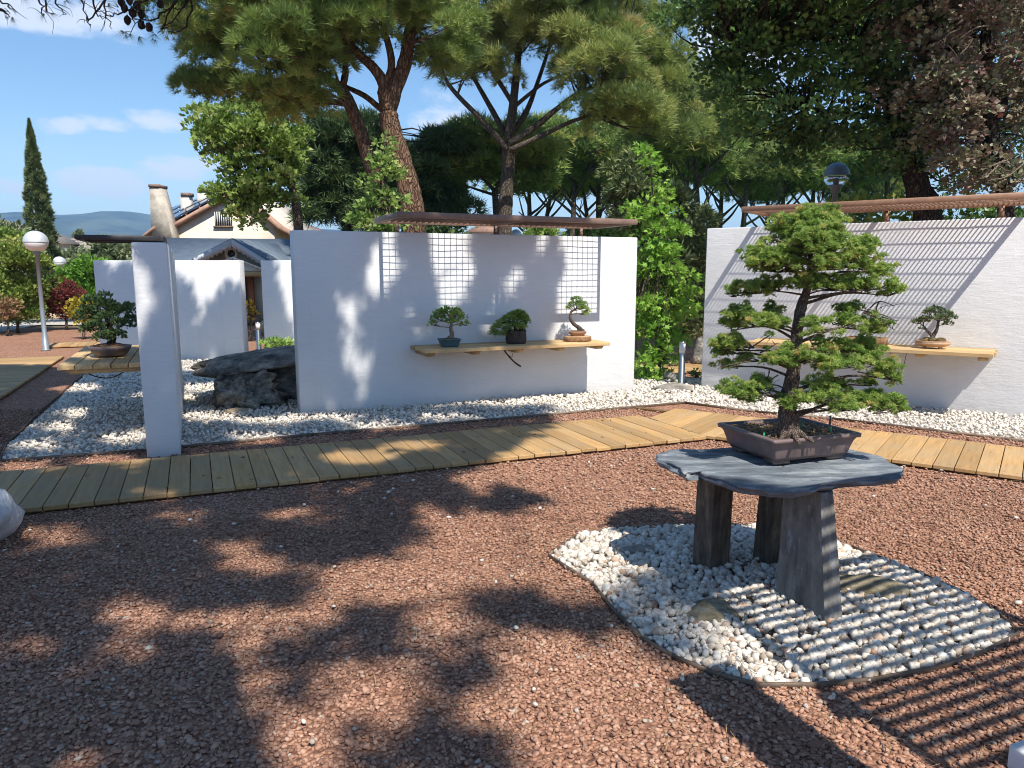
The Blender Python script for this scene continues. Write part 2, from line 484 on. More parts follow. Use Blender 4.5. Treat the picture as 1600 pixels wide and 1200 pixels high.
mat_leaf('cypress_leaf', [(0.0, (0.06, 0.095, 0.04)), (0.5, (0.15, 0.20, 0.075)), (1.0, (0.27, 0.30, 0.13))], 0.2)
mat_leaf('red_leaf', [(0.0, (0.098, 0.025, 0.028)), (0.6, (0.210, 0.053, 0.050)), (1.0, (0.350, 0.119, 0.084))], 0.3)
mat_leaf('yellow_leaf', [(0.0, (0.230, 0.218, 0.023)), (0.6, (0.483, 0.391, 0.040)), (1.0, (0.600, 0.517, 0.081))], 0.35)
mat_leaf('olive_leaf', [(0.0, (0.082, 0.118, 0.054)), (0.6, (0.172, 0.226, 0.108)), (1.0, (0.342, 0.378, 0.216))], 0.2, 0.4, 0.5)
mat_leaf('dry_needle', [(0.0, (0.22, 0.13, 0.07)), (0.6, (0.38, 0.25, 0.13)), (1.0, (0.52, 0.38, 0.22))], 0.1)
M = MATS


# ------------------------------------------------------------------ mesh helpers
class Geo:
    def __init__(self):
        self.V, self.T, self.F, self.n = [], [], [], 0

    def add(self, V, F, tint=0.5, mi=0):
        V = np.asarray(V, dtype=np.float32).reshape(-1, 3)
        k = len(V)
        if np.isscalar(tint): tint = np.full(k, tint, dtype=np.float32)
        self.V.append(V); self.T.append(np.asarray(tint, dtype=np.float32))
        if isinstance(F, np.ndarray):
            self.F.append((F + self.n, mi))
        else:
            by = {}
            for f in F: by.setdefault(len(f), []).append(f)
            for fs in by.values(): self.F.append((np.array(fs, dtype=np.int32) + self.n, mi))
        self.n += k
        return self

    def mesh(self, name, mats, smooth=False):
        me = bpy.data.meshes.new(name)
        V = np.concatenate(self.V)
        loops = np.concatenate([f.ravel() for f, _ in self.F]).astype(np.int32)
        tot = np.concatenate([np.full(len(f), f.shape[1], dtype=np.int32) for f, _ in self.F])
        mi = np.concatenate([np.full(len(f), m, dtype=np.int32) for f, m in self.F])
        start = np.concatenate([[0], np.cumsum(tot)[:-1]]).astype(np.int32)
        me.vertices.add(len(V)); me.vertices.foreach_set('co', V.ravel())
        me.loops.add(len(loops)); me.loops.foreach_set('vertex_index', loops)
        me.polygons.add(len(tot)); me.polygons.foreach_set('loop_start', start)
        me.polygons.foreach_set('loop_total', tot)
        me.polygons.foreach_set('material_index', mi)
        if smooth: me.polygons.foreach_set('use_smooth', np.ones(len(tot), dtype=bool))
        a = me.attributes.new('tint', 'FLOAT', 'POINT'); a.data.foreach_set('value', np.concatenate(self.T))
        for m in (mats if isinstance(mats, (list, tuple)) else [mats]): me.materials.append(m)
        me.update(calc_edges=True)
        return me

    def build(self, name, mats, parent=None, smooth=False, bevel=0.0, segs=2):
        o = bpy.data.objects.new(name, self.mesh(name, mats, smooth))
        COL.objects.link(o)
        adopt(o, parent)
        if bevel:
            b = o.modifiers.new('bevel', 'BEVEL'); b.width = bevel; b.segments = segs
            b.limit_method = 'ANGLE'; b.angle_limit = math.radians(40)
        return o


def adopt(o, parent):
    if parent is not None:
        o.parent = parent
        par = parent
        off = Matrix.Identity(4)
        chain = []
        while par is not None: chain.append(par); par = par.parent
        for q in reversed(chain): off = off @ q.matrix_parent_inverse @ Matrix.LocRotScale(q.location, q.rotation_euler, q.scale)
        o.matrix_parent_inverse = off.inverted()


def tag(o, label=None, cat=None, group=None, kind=None):
    if label: o['label'] = label
    if cat: o['category'] = cat
    if group: o['group'] = group
    if kind: o['kind'] = kind
    return o


def thing(name, label, cat, loc=(0, 0, 0), group=None):
    o = bpy.data.objects.new(name, None)
    o.empty_display_size = 0.2
    COL.objects.link(o)
    o.location = loc
    return tag(o, label, cat, group)


def kids(o): return [c for c in COL.objects if c.parent == o]


CHILD = {}


def copy_tree(root, label=None):
    def rec(o, par):
        c = o.copy(); COL.objects.link(c)
        c.parent = par
        for ch in list(o.children): rec(ch, c)
        return c
    r = rec(root, root.parent)
    if label: r['label'] = label
    return r


def stuff(o):
    o['kind'] = 'stuff'
    return o


def frame2(dirv):
    """unit axes along dirv, across it, up"""
    d = Vector((dirv[0], dirv[1], 0)).normalized()
    return d, Vector((-d.y, d.x, 0)), Vector((0, 0, 1))


BOXF = [(0, 3, 2, 1), (4, 5, 6, 7), (0, 1, 5, 4), (1, 2, 6, 5), (2, 3, 7, 6), (3, 0, 4, 7)]


def obox(g, o, ax, ay, az, mi=0, tint=0.5):
    """box from corner o with edge vectors"""
    o, ax, ay, az = Vector(o), Vector(ax), Vector(ay), Vector(az)
    if ax.cross(ay).dot(az) < 0: ax, ay = ay, ax
    V = [o, o + ax, o + ax + ay, o + ay]
    V += [v + az for v in V]
    g.add([tuple(v) for v in V], BOXF, tint, mi)
    return g


def abox(g, lo, hi, mi=0):
    lo, hi = Vector(lo), Vector(hi)
    return obox(g, lo, (hi.x - lo.x, 0, 0), (0, hi.y - lo.y, 0), (0, 0, hi.z - lo.z), mi)


def prism(g, poly, z0, z1, mi=0):
    n = len(poly)
    a = sum(poly[i][0] * poly[(i + 1) % n][1] - poly[(i + 1) % n][0] * poly[i][1] for i in range(n))
    if a < 0: poly = poly[::-1]
    V = [(p[0], p[1], z0) for p in poly] + [(p[0], p[1], z1) for p in poly]
    F = [tuple(range(n - 1, -1, -1)), tuple(range(n, 2 * n))] + [(i, (i + 1) % n, n + (i + 1) % n, n + i) for i in range(n)]
    g.add(V, F, 0.5, mi)
    return g


def vprism(g, poly3, depth, mi=0):
    """polygon given as 3-D points, extruded by vector depth"""
    n = len(poly3)
    P = [Vector(p) for p in poly3]; d = Vector(depth)
    nrm = Vector((0, 0, 0))
    for i in range(n): nrm += P[i].cross(P[(i + 1) % n])
    if nrm.dot(d) > 0: P = P[::-1]
    V = [tuple(p) for p in P] + [tuple(p + d) for p in P]
    F = [tuple(range(n)), tuple(range(2 * n - 1, n - 1, -1))] + [((i + 1) % n, i, n + i, n + (i + 1) % n) for i in range(n)]
    g.add(V, F, 0.5, mi)
    return g


def tube(g, pts, rad, sides=8, mi=0, tint=0.5, cap=True, wob=0.0):
    P = np.array([tuple(p) for p in pts], dtype=float)
    n = len(P)
    if np.isscalar(rad): rad = [rad] * n
    T = np.gradient(P, axis=0)
    T /= np.linalg.norm(T, axis=1)[:, None] + 1e-9
    ref = np.array([0.0, 0.0, 1.0]) if abs(T[0][2]) < 0.9 else np.array([1.0, 0, 0])
    ang = np.linspace(0, 2 * np.pi, sides, endpoint=False)
    V = []
    u = np.cross(T[0], ref); u /= np.linalg.norm(u)
    for i in range(n):
        u = u - T[i] * np.dot(u, T[i]); u /= np.linalg.norm(u) + 1e-9
        w = np.cross(T[i], u)
        r = rad[i] * (1 + (wob * rng.uniform(-1, 1, sides) if wob else 0))
        V.append(P[i] + (np.cos(ang) * r)[:, None] * u + (np.sin(ang) * r)[:, None] * w)
    V = np.concatenate(V)
    F = []
    for i in range(n - 1):
        for j in range(sides):
            a, b = i * sides + j, i * sides + (j + 1) % sides
            F.append((a, b, b + sides, a + sides))
    if cap:
        F.append(tuple(range(sides - 1, -1, -1)))
        F.append(tuple(range((n - 1) * sides, n * sides)))
    g.add(V, F, tint, mi)
    return g


def smooth_path(pts, k=6):
    """Catmull-Rom through points"""
    P = [Vector(p) for p in pts]
    if len(P) < 3: 
        return [P[0].lerp(P[-1], i / k) for i in range(k + 1)]
    Q = [P[0] * 2 - P[1]] + P + [P[-1] * 2 - P[-2]]
    out = []
    for i in range(1, len(Q) - 2):
        a, b, c, d = Q[i - 1:i + 3]
        for s in range(k):
            t = s / k
            out.append(0.5 * ((2 * b) + (c - a) * t + (2 * a - 5 * b + 4 * c - d) * t * t + (3 * b - a - 3 * c + d) * t ** 3))
    out.append(P[-1])
    return out


def lathe(g, prof, n=20, c=(0, 0, 0), mi=0, sx=1.0, sy=1.0, rot=0.0):
    V = []
    for r, z in prof:
        for j in range(n):
            a = 2 * math.pi * j / n
            x, y = r * math.cos(a) * sx, r * math.sin(a) * sy
            V.append((c[0] + x * math.cos(rot) - y * math.sin(rot), c[1] + x * math.sin(rot) + y * math.cos(rot), c[2] + z))
    F = []
    for i in range(len(prof) - 1):
        for j in range(n):
            a, b = i * n + j, i * n + (j + 1) % n
            F.append((a, b, b + n, a + n))
    F.append(tuple(range(n - 1, -1, -1)))
    F.append(tuple(range((len(prof) - 1) * n, len(prof) * n)))
    g.add(V, F, 0.5, mi)
    return g


def ico(sub):
    bm = bmesh.new()
    bmesh.ops.create_icosphere(bm, subdivisions=sub, radius=1.0)
    V = np.array([v.co[:] for v in bm.verts]); F = np.array([[v.index for v in f.verts] for f in bm.faces], dtype=np.int32)
    bm.free()
    return V, F


ICO = {s: ico(s) for s in (1, 2, 3, 4)}
from mathutils import noise as mn


def rock_verts(sub, size, seed, rough=0.28, freq=1.3, flat=0.0, cuts=9):
    V, F = ICO[sub]
    out = []
    off = Vector((seed * 7.3, seed * 3.1, seed * 5.7))
    for v in V:
        p = Vector(v)
        d = mn.fractal(p * freq + off, 1.0, 2.0, 5) * rough
        q = p * (1 + d)
        # facets: clip by a few planes
        out.append(q)
    rr = random.Random(seed)
    for _ in range(cuts):
        n = Vector((rr.gauss(0, 1), rr.gauss(0, 1), rr.gauss(0, 1))).normalized()
        h = rr.uniform(0.62, 0.9)
        for i, q in enumerate(out):
            dd = q.dot(n) - h
            if dd > 0: out[i] = q - n * dd * 0.85
    out = [Vector((q.x * size[0], q.y * size[1], q.z * size[2])) for q in out]
    if flat: out = [Vector((q.x, q.y, max(q.z, -size[2] * flat))) for q in out]
    return np.array([q[:] for q in out]), F


def rock(name, c, size, seed, mat, parent=None, sub=4, rotz=0.0, rough=0.28, tilt=(0, 0), freq=1.3, sink=0.0, cuts=9):
    V, F = rock_verts(sub, size, seed, rough, freq, 0.0, cuts)
    R = np.array(Matrix.Rotation(rotz, 3, 'Z') @ Matrix.Rotation(tilt[0], 3, 'X') @ Matrix.Rotation(tilt[1], 3, 'Y'))
    V = V @ R.T + np.array(c)
    g = Geo().add(V, F)
    return g.build(name, mat, parent, smooth=True)


# ---- foliage: a template copied to many places with numpy
def rot_to(dirs, roll=None):
    d = dirs / (np.linalg.norm(dirs, axis=1)[:, None] + 1e-9)
    n = len(d)
    a = rng.normal(size=(n, 3))
    u = a - d * (a * d).sum(1)[:, None]
    u /= np.linalg.norm(u, axis=1)[:, None] + 1e-9
    w = np.cross(d, u)
    return np.stack([u, w, d], axis=2)          # columns


def scatter(g, TV, TF, pos, dirs, scale, tint, mi=0):
    n = len(pos)
    if n == 0: return
    R = rot_to(np.asarray(dirs, dtype=float))
    sc = np.broadcast_to(np.asarray(scale, dtype=float), (n,))
    V = np.einsum('nij,kj->nki', R, TV) * sc[:, None, None] + np.asarray(pos)[:, None, :]
    k = len(TV)
    F = (TF[None] + (np.arange(n) * k)[:, None, None]).reshape(-1, TF.shape[1]).astype(np.int32)
    t = np.repeat(np.broadcast_to(np.asarray(tint, dtype=float), (n,)), k)
    g.add(V.reshape(-1, 3), F, t, mi)


def tuft_template(n=9, length=1.0, width=0.09, cone=1.0, seed=1):
    r = np.random.default_rng(seed)
    V, F = [], []
    for i in range(n):
        az = 2 * np.pi * (i + r.uniform(-.3, .3)) / n
        po = cone * r.uniform(0.25, 1.0)
        d = np.array([math.sin(po) * math.cos(az), math.sin(po) * math.sin(az), math.cos(po)])
        s = np.cross(d, r.normal(size=3)); s /= np.linalg.norm(s)
        L = length * r.uniform(0.75, 1.1)
        b = len(V)
        V += [d * L * 0.05 + s * width * 0.5, d * L * 0.05 - s * width * 0.5, d * L]
        F.append((b, b + 1, b + 2))
    return np.array(V), np.array(F, dtype=np.int32)


def leaf_template(w=0.5, fold=0.18):
    """one leaf: a folded six-cornered blade along +z"""
    V = np.array([(0, 0, 0), (-w * .5, fold * .5, .38), (0, 0, .5), (w * .5, fold * .5, .38), (0, -0.12, 1.0)])
    F = np.array([(0, 2, 1), (0, 3, 2), (1, 2, 4), (2, 3, 4)], dtype=np.int32)
    return V, F


def star_leaf_template():
    V = [(0, 0, 0)]
    for i, a in enumerate([-115, -85, -55, -28, 0, 28, 55, 85, 115]):
        r = 1.0 if i == 4 else (0.85 if i in (2, 6) else (0.6 if i in (0, 8) else 0.36))
        V.append((math.sin(math.radians(a)) * r * .62, -0.12 * r, math.cos(math.radians(a)) * r * .7 + .25))
    F = [(0, i, i + 1) for i in range(1, 9)]
    return np.array(V), np.array(F, dtype=np.int32)


TUFT = tuft_template(10, 1.0, 0.085, 1.15, 1)
TUFT_S = tuft_template(7, 1.0, 0.13, 1.2, 2)
TUFT_B = tuft_template(9, 1.0, 0.15, 1.25, 3)
TUFT_C = tuft_template(7, 1.0, 0.27, 1.25, 4)
TUFT_W = tuft_template(5, 1.0, 0.30, 1.25, 6)
SPRAY = tuft_template(6, 1.0, 0.26, 0.9, 5)
LEAF = leaf_template()
LEAFW = leaf_template(0.8, 0.22)
STAR = star_leaf_template()
PINE_T = tuft_template(16, 1.0, 0.018, 0.55, 9)


def unit(n):
    v = rng.normal(size=(n, 3))
    return v / np.linalg.norm(v, axis=1)[:, None]


def puff_points(c, r, n, up=0.3, shell=0.55, squash=0.75):
    """points and outward directions of one rounded clump"""
    d = unit(n)
    d[:, 2] = np.where(d[:, 2] < -0.35, -d[:, 2] * 0.6, d[:, 2])
    rad = r * (shell + (1 - shell) * rng.random(n) ** 0.6)
    p = np.array(c) + d * rad[:, None] * np.array([1, 1, squash])
    o = d + np.array([0, 0, up])
    return p, o


def fill_crown(ells, npuff, rp, seed=None):
    """clump centres in a list of ellipsoids (centre, radii)"""
    vols = np.array([r[0] * r[1] * r[2] for _, r in ells]) ** 0.75
    cnt = np.maximum(1, (npuff * vols / vols.sum()).round().astype(int))
    cs, rs = [], []
    for (c, r), k in zip(ells, cnt):
        d = unit(k) * (rng.random(k) ** 0.4)[:, None]
        cs.append(np.array(c) + d * np.array(r)); rs.append(rng.uniform(rp[0], rp[1], k))
    return np.concatenate(cs), np.concatenate(rs)


def foliage_puffs(g, cs, rs, per_m2, tpl, size, up=0.35, squash=0.75, tint_sd=0.16, tint_mid=0.4, shell=0.55, up_tint=0.25):
    for c, r in zip(cs, rs):
        n = max(4, int(per_m2 * 4 * math.pi * r * r * 0.7))
        p, o = puff_points(c, r, n, up, shell, squash)
        base = np.clip(rng.normal(tint_mid, tint_sd), 0, 1)
        t = np.clip(base + rng.normal(0, 0.13, n), 0, 1)
        scatter(g, tpl[0], tpl[1], p, o, size * rng.uniform(0.7, 1.25, n), t)


def branch(g, a, b, r0, r1, sides=5, sag=0.08, k=5, mi=0):
    a, b = Vector(a), Vector(b)
    L = (b - a).length
    mid = a.lerp(b, 0.5) + Vector((random.uniform(-1, 1), random.uniform(-1, 1), random.uniform(-0.6, 1.2))) * L * sag
    pts = smooth_path([a, mid, b], max(2, k // 2))
    n = len(pts)
    tube(g, pts, [r0 + (r1 - r0) * i / (n - 1) for i in range(n)], sides, mi, cap=False)


def limbs_to(g, nodes, cs, r0=0.05, r1=0.012, frac=1.0, maxd=99):
    nodes = np.array([tuple(n) for n in nodes])
    for c in cs:
        if random.random() > frac: continue
        d = np.linalg.norm(nodes - np.array(c), axis=1) + np.maximum(0, nodes[:, 2] - c[2]) * 1.2
        i = int(d.argmin())
        if d[i] > maxd: continue
        branch(g, nodes[i], c, r0 * (0.6 + 0.15 * min(d[i], 4)), r1, 5, 0.2)


# ------------------------------------------------------------------ the site: axes of the walls
W2 = Vector((0.918, 0.395, 0)).normalized()           # along the middle wall
N2 = Vector((0.395, -0.918, 0)).normalized()          # out of its face, towards the sun
A2 = Vector((-2.40, 8.20, 0))
W3 = Vector((0.814, -0.581, 0)).normalized()
N3 = Vector((-0.581, -0.814, 0)).normalized()
A3 = Vector((2.637, 10.156, 0))
UP = Vector((0, 0, 1))


def sheet(name, poly, z, mat, parent=None):
    n = len(poly)
    a = sum(poly[i][0] * poly[(i + 1) % n][1] - poly[(i + 1) % n][0] * poly[i][1] for i in range(n))
    if a < 0: poly = poly[::-1]
    g = Geo().add([(p[0], p[1], z) for p in poly], [tuple(range(n))])
    return tag(g.build(name, mat, parent), kind='structure')


def inside(P, poly):
    x, y = P[:, 0], P[:, 1]
    r = np.zeros(len(P), dtype=bool)
    n = len(poly)
    for i in range(n):
        x1, y1 = poly[i][0], poly[i][1]; x2, y2 = poly[(i + 1) % n][0], poly[(i + 1) % n][1]
        c = ((y1 > y) != (y2 > y))
        with np.errstate(divide='ignore', invalid='ignore'):
            xi = (x2 - x1) * (y - y1) / (y2 - y1 + 1e-12) + x1
        r ^= c & (x < xi)
    return r


def seg_dist(P, poly):
    d = np.full(len(P), 1e9)
    n = len(poly)
    for i in range(n):
        a = np.array(poly[i][:2]); b = np.array(poly[(i + 1) % n][:2])
        ab = b - a
        t = np.clip(((P[:, :2] - a) @ ab) / (ab @ ab + 1e-12), 0, 1)
        d = np.minimum(d, np.linalg.norm(P[:, :2] - (a + t[:, None] * ab), axis=1))
    return d

# ------------------------------------------------------------------ ground, gravel beds, boardwalks
def xy(p): return (p[0], p[1])


sheet('ground', [(-4200, -4200), (4200, -4200), (4200, 4200), (-4200, 4200)], -0.03, M['earth'])
sheet('gravel_ground', [(-18, -16), (12, -16), (12, 22), (-22, 22)], 0.0, M['red_sheet'])
sheet('lawn', [(-2, 22.05), (26, 22.05), (40, 60), (-10, 60)], 0.0, M['lawn'])
sheet('lawn', [(10.05, 9.5), (30, 9.5), (30, 22), (10.05, 22)], 0.0, M['lawn'])
EDGE = [G(0, 723), G(229, 706), G(480, 682), G(730, 661), G(1070, 631), G(1180, 645), G(1300, 656), G(1600, 691), G(1760, 712)]
far3 = A3 + W3 * 5.2
BED = [xy(p) for p in EDGE] + [xy(far3 - N3 * 0.9), xy(A3 - N3 * 0.9), (2.3, 11.5), (0.6, 12.2), (-1.2, 13.9), (-7.7, 13.9), xy(G(141, 579)), xy(G(9, 699))]
sheet('white_gravel_bed', BED, 0.005, M['white_sheet'])
DIA_PX = [(857, 872), (905, 838), (960, 829), (1050, 825), (1140, 823), (1230, 830), (1330, 858), (1420, 892), (1500, 928), (1560, 964), (1592, 994),
          (1540, 1022), (1460, 1049), (1370, 1066), (1280, 1075), (1185, 1076), (1110, 1055), (1050, 1030), (1000, 1000), (965, 965), (925, 915)]
DIA = [xy(G(*p)) for p in DIA_PX]
sheet('white_gravel_bed', DIA, 0.006, M['white_sheet'])
FARW = [xy(p) for p in (G(-60, 530), G(60, 508), G(215, 507), G(215, 501), G(60, 498), G(-60, 505))]
sheet('white_gravel_bed', FARW, 0.005, M['white_sheet'])

# plank walks: each plank is one object
PL_W, PL_T = 0.146, 0.032
PITCHW = 0.152


def plank_mesh(L):
    bm = bmesh.new()
    bmesh.ops.create_cube(bm, size=1.0)
    for v in bm.verts: v.co = Vector((v.co.x * L, v.co.y * PL_W, v.co.z * PL_T))
    bmesh.ops.bevel(bm, geom=list(bm.edges), offset=0.004, segments=1, affect='EDGES')
    me = bpy.data.meshes.new('plank'); bm.to_mesh(me); bm.free()
    return me


def clipped_plank(L, cx, cy, ang, clip_p, clip_n):
    bm = bmesh.new()
    bmesh.ops.create_cube(bm, size=1.0)
    for v in bm.verts: v.co = Vector((v.co.x * L, v.co.y * PL_W, v.co.z * PL_T))
    bmesh.ops.bevel(bm, geom=list(bm.edges), offset=0.004, segments=1, affect='EDGES')
    R = Matrix.Rotation(-ang, 3, 'Z')
    p = R @ (Vector((clip_p[0] - cx, clip_p[1] - cy, 0))); n = R @ Vector((clip_n[0], clip_n[1], 0))
    r = bmesh.ops.bisect_plane(bm, geom=bm.verts[:] + bm.edges[:] + bm.faces[:], plane_co=p, plane_no=n, clear_outer=True)
    ed = [e for e in bm.edges if e.is_boundary]
    if ed: bmesh.ops.holes_fill(bm, edges=ed)
    if not bm.verts: bm.free(); return None
    me = bpy.data.meshes.new('plank'); bm.to_mesh(me); bm.free()
    return me


def joist(g, a, b, w=0.045, h=0.03):
    d, s, _ = frame2(b - a)
    obox(g, a - s * w / 2 + UP * 0.002, b - a, s * w, UP * h)


def walk(name, start, along, width, length, z, parent_label=None, clip=None, skip_first=0.0, head=None):
    """planks lie across 'along'; start is the near edge corner, width runs to the left of along"""
    root = bpy.data.objects.new(name, None); COL.objects.link(root)
    root.location = (start.x, start.y, 0)
    tag(root, kind='structure')
    d, s, _ = frame2(along)
    ang = math.atan2(s.y, s.x)
    me0 = plank_mesh(width); me0.materials.append(M['deck_wood'])
    k = skip_first
    while k < length:
        c = start + d * (k + PITCHW / 2) + s * width / 2
        if head is not None and (c - head).dot(d) < 0: k += PITCHW; continue
        j = random.uniform(-0.006, 0.006)
        me = me0
        if clip is not None:
            me = clipped_plank(width, c.x, c.y, ang, clip[0], clip[1])
            if me is None: k += PITCHW; continue
            me.materials.append(M['deck_wood'])
        o = bpy.data.objects.new('plank', me); COL.objects.link(o)
        adopt(o, root)
        o.location = (c.x + s.x * j, c.y + s.y * j, z + random.uniform(-0.002, 0.002))
        o.rotation_euler = (random.uniform(-.004, .004), random.uniform(-.002, .002), ang + random.uniform(-.003, .003))
        k += PITCHW
    g = Geo()
    for q in (0.08, width / 2, width - 0.08):
        e = d * length
        if clip is not None:
            st = start + s * q; tt = (Vector(clip[0]) - st).dot(Vector(clip[1])) / d.dot(Vector(clip[1]))
            if 0 < tt < length: tt = max(tt, (head - start).dot(d) if head is not None else 0); joist(g, st + d * (tt + 0.08), st + e); continue
        joist(g, start + s * q, start + s * q + e)
    g.build('joist', M['deck_wood'], root)
    return root


BW0 = G(25, 808); BWW = 1.17
NW = Vector((-W2.y, W2.x, 0))
left_end = 0.0
lo_joint = G(1096, 686)
BL = (lo_joint - BW0).dot(W2)
BL = math.floor(BL / PITCHW) * PITCHW
walk('boardwalk_path', BW0 - W2 * (PITCHW * 9) , W2, BWW, BL + PITCHW * 9, 0.036)
seam_p = BW0 + W2 * (BL + 0.002)
# right leg: along W3, planks cut off at the seam
lowR = G(1600, 755)
SR = lowR - W3 * ((lowR - seam_p).dot(W3) + 1.3)
walk('boardwalk_path', SR, W3, 1.17, 6.2, 0.0362, clip=(tuple(seam_p), tuple(-W2)), head=G(1016, 656))
# walk running back on the left side of the garden
PB = Vector((-6.47, 9.17, 0))
walk('boardwalk_path', PB - (-N2) * 3.2 , -N2, 1.25, 8.3, 0.036)
pf = G(140, 547)
walk('boardwalk_path', G(70, 545) , W2, 0.9, 1.4, 0.036)
walk('boardwalk_path', G(1000, 589), W2, 0.8, 3.0, 0.036)

# steel edging between the two gravels
def edging(pts, h=0.035, t=0.006):
    g = Geo()
    P = [Vector((p[0], p[1], 0)) for p in pts]
    for a, b in zip(P[:-1], P[1:]):
        d, s, _ = frame2(b - a)
        obox(g, a - s * t / 2 - UP * 0.005, b - a, s * t, UP * h)
    o = g.build('edging_strip', M['edging_steel'])
    return o


tag(edging([EDGE[0]] + EDGE[1:]), 'thin dark steel edging between white and red gravel in front of the walls', 'edging')
tag(edging(DIA + [DIA[0]], 0.030), 'steel edging round the white gravel under the slate table', 'edging')
tag(edging([G(0, 723), G(9, 699), G(60, 648), G(111, 603), G(141, 579)]), 'steel edging between white gravel and the dark red strip beside the back walk', 'edging')


# loose stones, real geometry
def stone_templates(sub, n, rough):
    V0, F = ICO[sub]
    out = []
    for i in range(n):
        r = np.random.default_rng(100 + i)
        V = V0 * (1 + r.uniform(-rough, rough, len(V0)))[:, None]
        out.append((V, F))
    return out


OCT_V = np.array([(1, 0, 0), (-1, 0, 0), (0, 1, 0), (0, -1, 0), (0, 0, 1), (0, 0, -1)], dtype=float)
OCT_F = np.array([(0, 2, 4), (2, 1, 4), (1, 3, 4), (3, 0, 4), (2, 0, 5), (1, 2, 5), (3, 1, 5), (0, 3, 5)], dtype=np.int32)


def oct_templates(n):
    out = []
    for i in range(n):
        r = np.random.default_rng(300 + i)
        out.append((OCT_V * r.uniform(0.75, 1.25, 6)[:, None] + r.uniform(-.2, .2, (6, 3)), OCT_F))
    return out


def rand_rot(n):
    q = rng.normal(size=(n, 4)); q /= np.linalg.norm(q, axis=1)[:, None]
    w, x, y, z = q.T
    return np.stack([np.stack([1 - 2 * (y * y + z * z), 2 * (x * y - z * w), 2 * (x * z + y * w)], 1),
                     np.stack([2 * (x * y + z * w), 1 - 2 * (x * x + z * z), 2 * (y * z - x * w)], 1),
                     np.stack([2 * (x * z - y * w), 2 * (y * z + x * w), 1 - 2 * (x * x + y * y)], 1)], 1)


def stones(g, P, r, tmpls, tint, flat=0.7):
    n = len(P)
    which = rng.integers(0, len(tmpls), n)
    for i, (TV, TF) in enumerate(tmpls):
        m = which == i
        k = m.sum()
        if not k: continue
        R = rand_rot(k)
        s = r[m][:, None] * np.stack([rng.uniform(0.85, 1.35, k), rng.uniform(0.75, 1.05, k), rng.uniform(0.55, 0.85, k)], 1)
        V = np.einsum('nij,nkj->nki', R, TV[None] * s[:, None, :])
        V[:, :, 2] *= flat + 0.25
        V += P[m][:, None, :]
        q = len(TV)
        F = (TF[None] + (np.arange(k) * q)[:, None, None]).reshape(-1, 3).astype(np.int32)
        g.add(V.reshape(-1, 3), F, np.repeat(tint[m], q))


def undul(P, amp, f):
    return np.array([mn.fractal(Vector((x * f, y * f, 0.3)), 1.0, 2.0, 3) * amp for x, y in P[:, :2]])


def on_walks(P):
    bad = np.zeros(len(P), dtype=bool)
    a = np.array(BW0[:2]); d = np.array(W2[:2]); nrm = np.array(NW[:2])
    u, v = (P[:, :2] - a) @ d, (P[:, :2] - a) @ nrm
    bad |= (u < BL + 0.01) & (v > -0.005) & (v < BWW + 0.005)
    a = np.array(SR[:2]); d = np.array(W3[:2]); nrm = np.array((-W3.y, W3.x))
    w, v2 = (P[:, :2] - a) @ d, (P[:, :2] - a) @ nrm
    bad |= (u >= BL) & (v2 > -0.005) & (v2 < 1.175) & (w > (G(1016, 656) - SR).dot(W3) - PITCHW * .6)
    return bad


def in_view(P, m=60):
    dep = P[:, 1] * CP + EYE * SP
    px = 800 + F_PX * P[:, 0] / dep
    py = 600 - F_PX * (P[:, 1] * SP - EYE * CP) / dep
    return (px > -m) & (px < 1600 + m) & (py < 1200 + m)


def spread(y0, y1, dens):
    x0, x1 = -0.78 * y1 - 0.2, 0.78 * y1 + 0.2
    n = int((x1 - x0) * (y1 - y0) * dens)
    P = np.stack([rng.uniform(x0, x1, n), rng.uniform(y0, y1, n), np.zeros(n)], 1)
    return P[in_view(P)]


g = Geo()
for y0, y1, dens, near in ((1.45, 3.3, 3500, True), (3.3, 5.2, 2700, False), (5.2, 8.6, 1150, False)):
    P = spread(y0, y1, dens)
    ok = ~inside(P, DIA) & ~inside(P, BED) & ~on_walks(P)
    P = P[ok]
    n = len(P)
    r = 0.0058 + 0.0095 * rng.beta(1.6, 2.4, n)
    r *= (1.0 if near else (1.1 if y1 < 6 else 1.4))
    big = rng.random(n) < 0.012
    r[big] *= 1.5
    P[:, 2] = r * rng.uniform(-0.1, 0.75, n)
    tint = np.clip(rng.beta(2.2, 2.4, n) + undul(P, 0.16, 0.9) + undul(P, 0.12, 4.0), 0, 0.95)
    od = rng.random(n) < 0.012
    tint[od] = rng.uniform(0.96, 1.0, od.sum())
    stones(g, P, r, stone_templates(1, 7, 0.28) if near else oct_templates(8), tint, 0.42)
stuff(g.build('red_gravel', M['red_stone']))

g = Geo()
area = 3.2 * 2.6
n = int(9.5 * 1150)
lo = np.min(np.array(DIA), 0); hi = np.max(np.array(DIA), 0)
n = int((hi[0] - lo[0]) * (hi[1] - lo[1]) * 2000)
P = np.stack([rng.uniform(lo[0], hi[0], n), rng.uniform(lo[1], hi[1], n), np.zeros(n)], 1)
P = P[inside(P, DIA) & (seg_dist(P, DIA) > 0.015)]
n = len(P)
r = 0.0115 + 0.0155 * rng.beta(1.8, 2.0, n)
P[:, 2] = 0.006 + r * rng.uniform(0.1, 0.9, n) + np.clip(seg_dist(P, DIA) * 0.05, 0, 0.02)
tint = np.clip(rng.beta(2.6, 2.2, n), 0, 0.93); od = rng.random(n) < 0.05; tint[od] = rng.uniform(0.95, 1, od.sum())
stones(g, P, r, stone_templates(2, 3, 0.13) + stone_templates(1, 8, 0.2), tint, 0.7)
stuff(g.build('white_gravel', M['white_stone']))

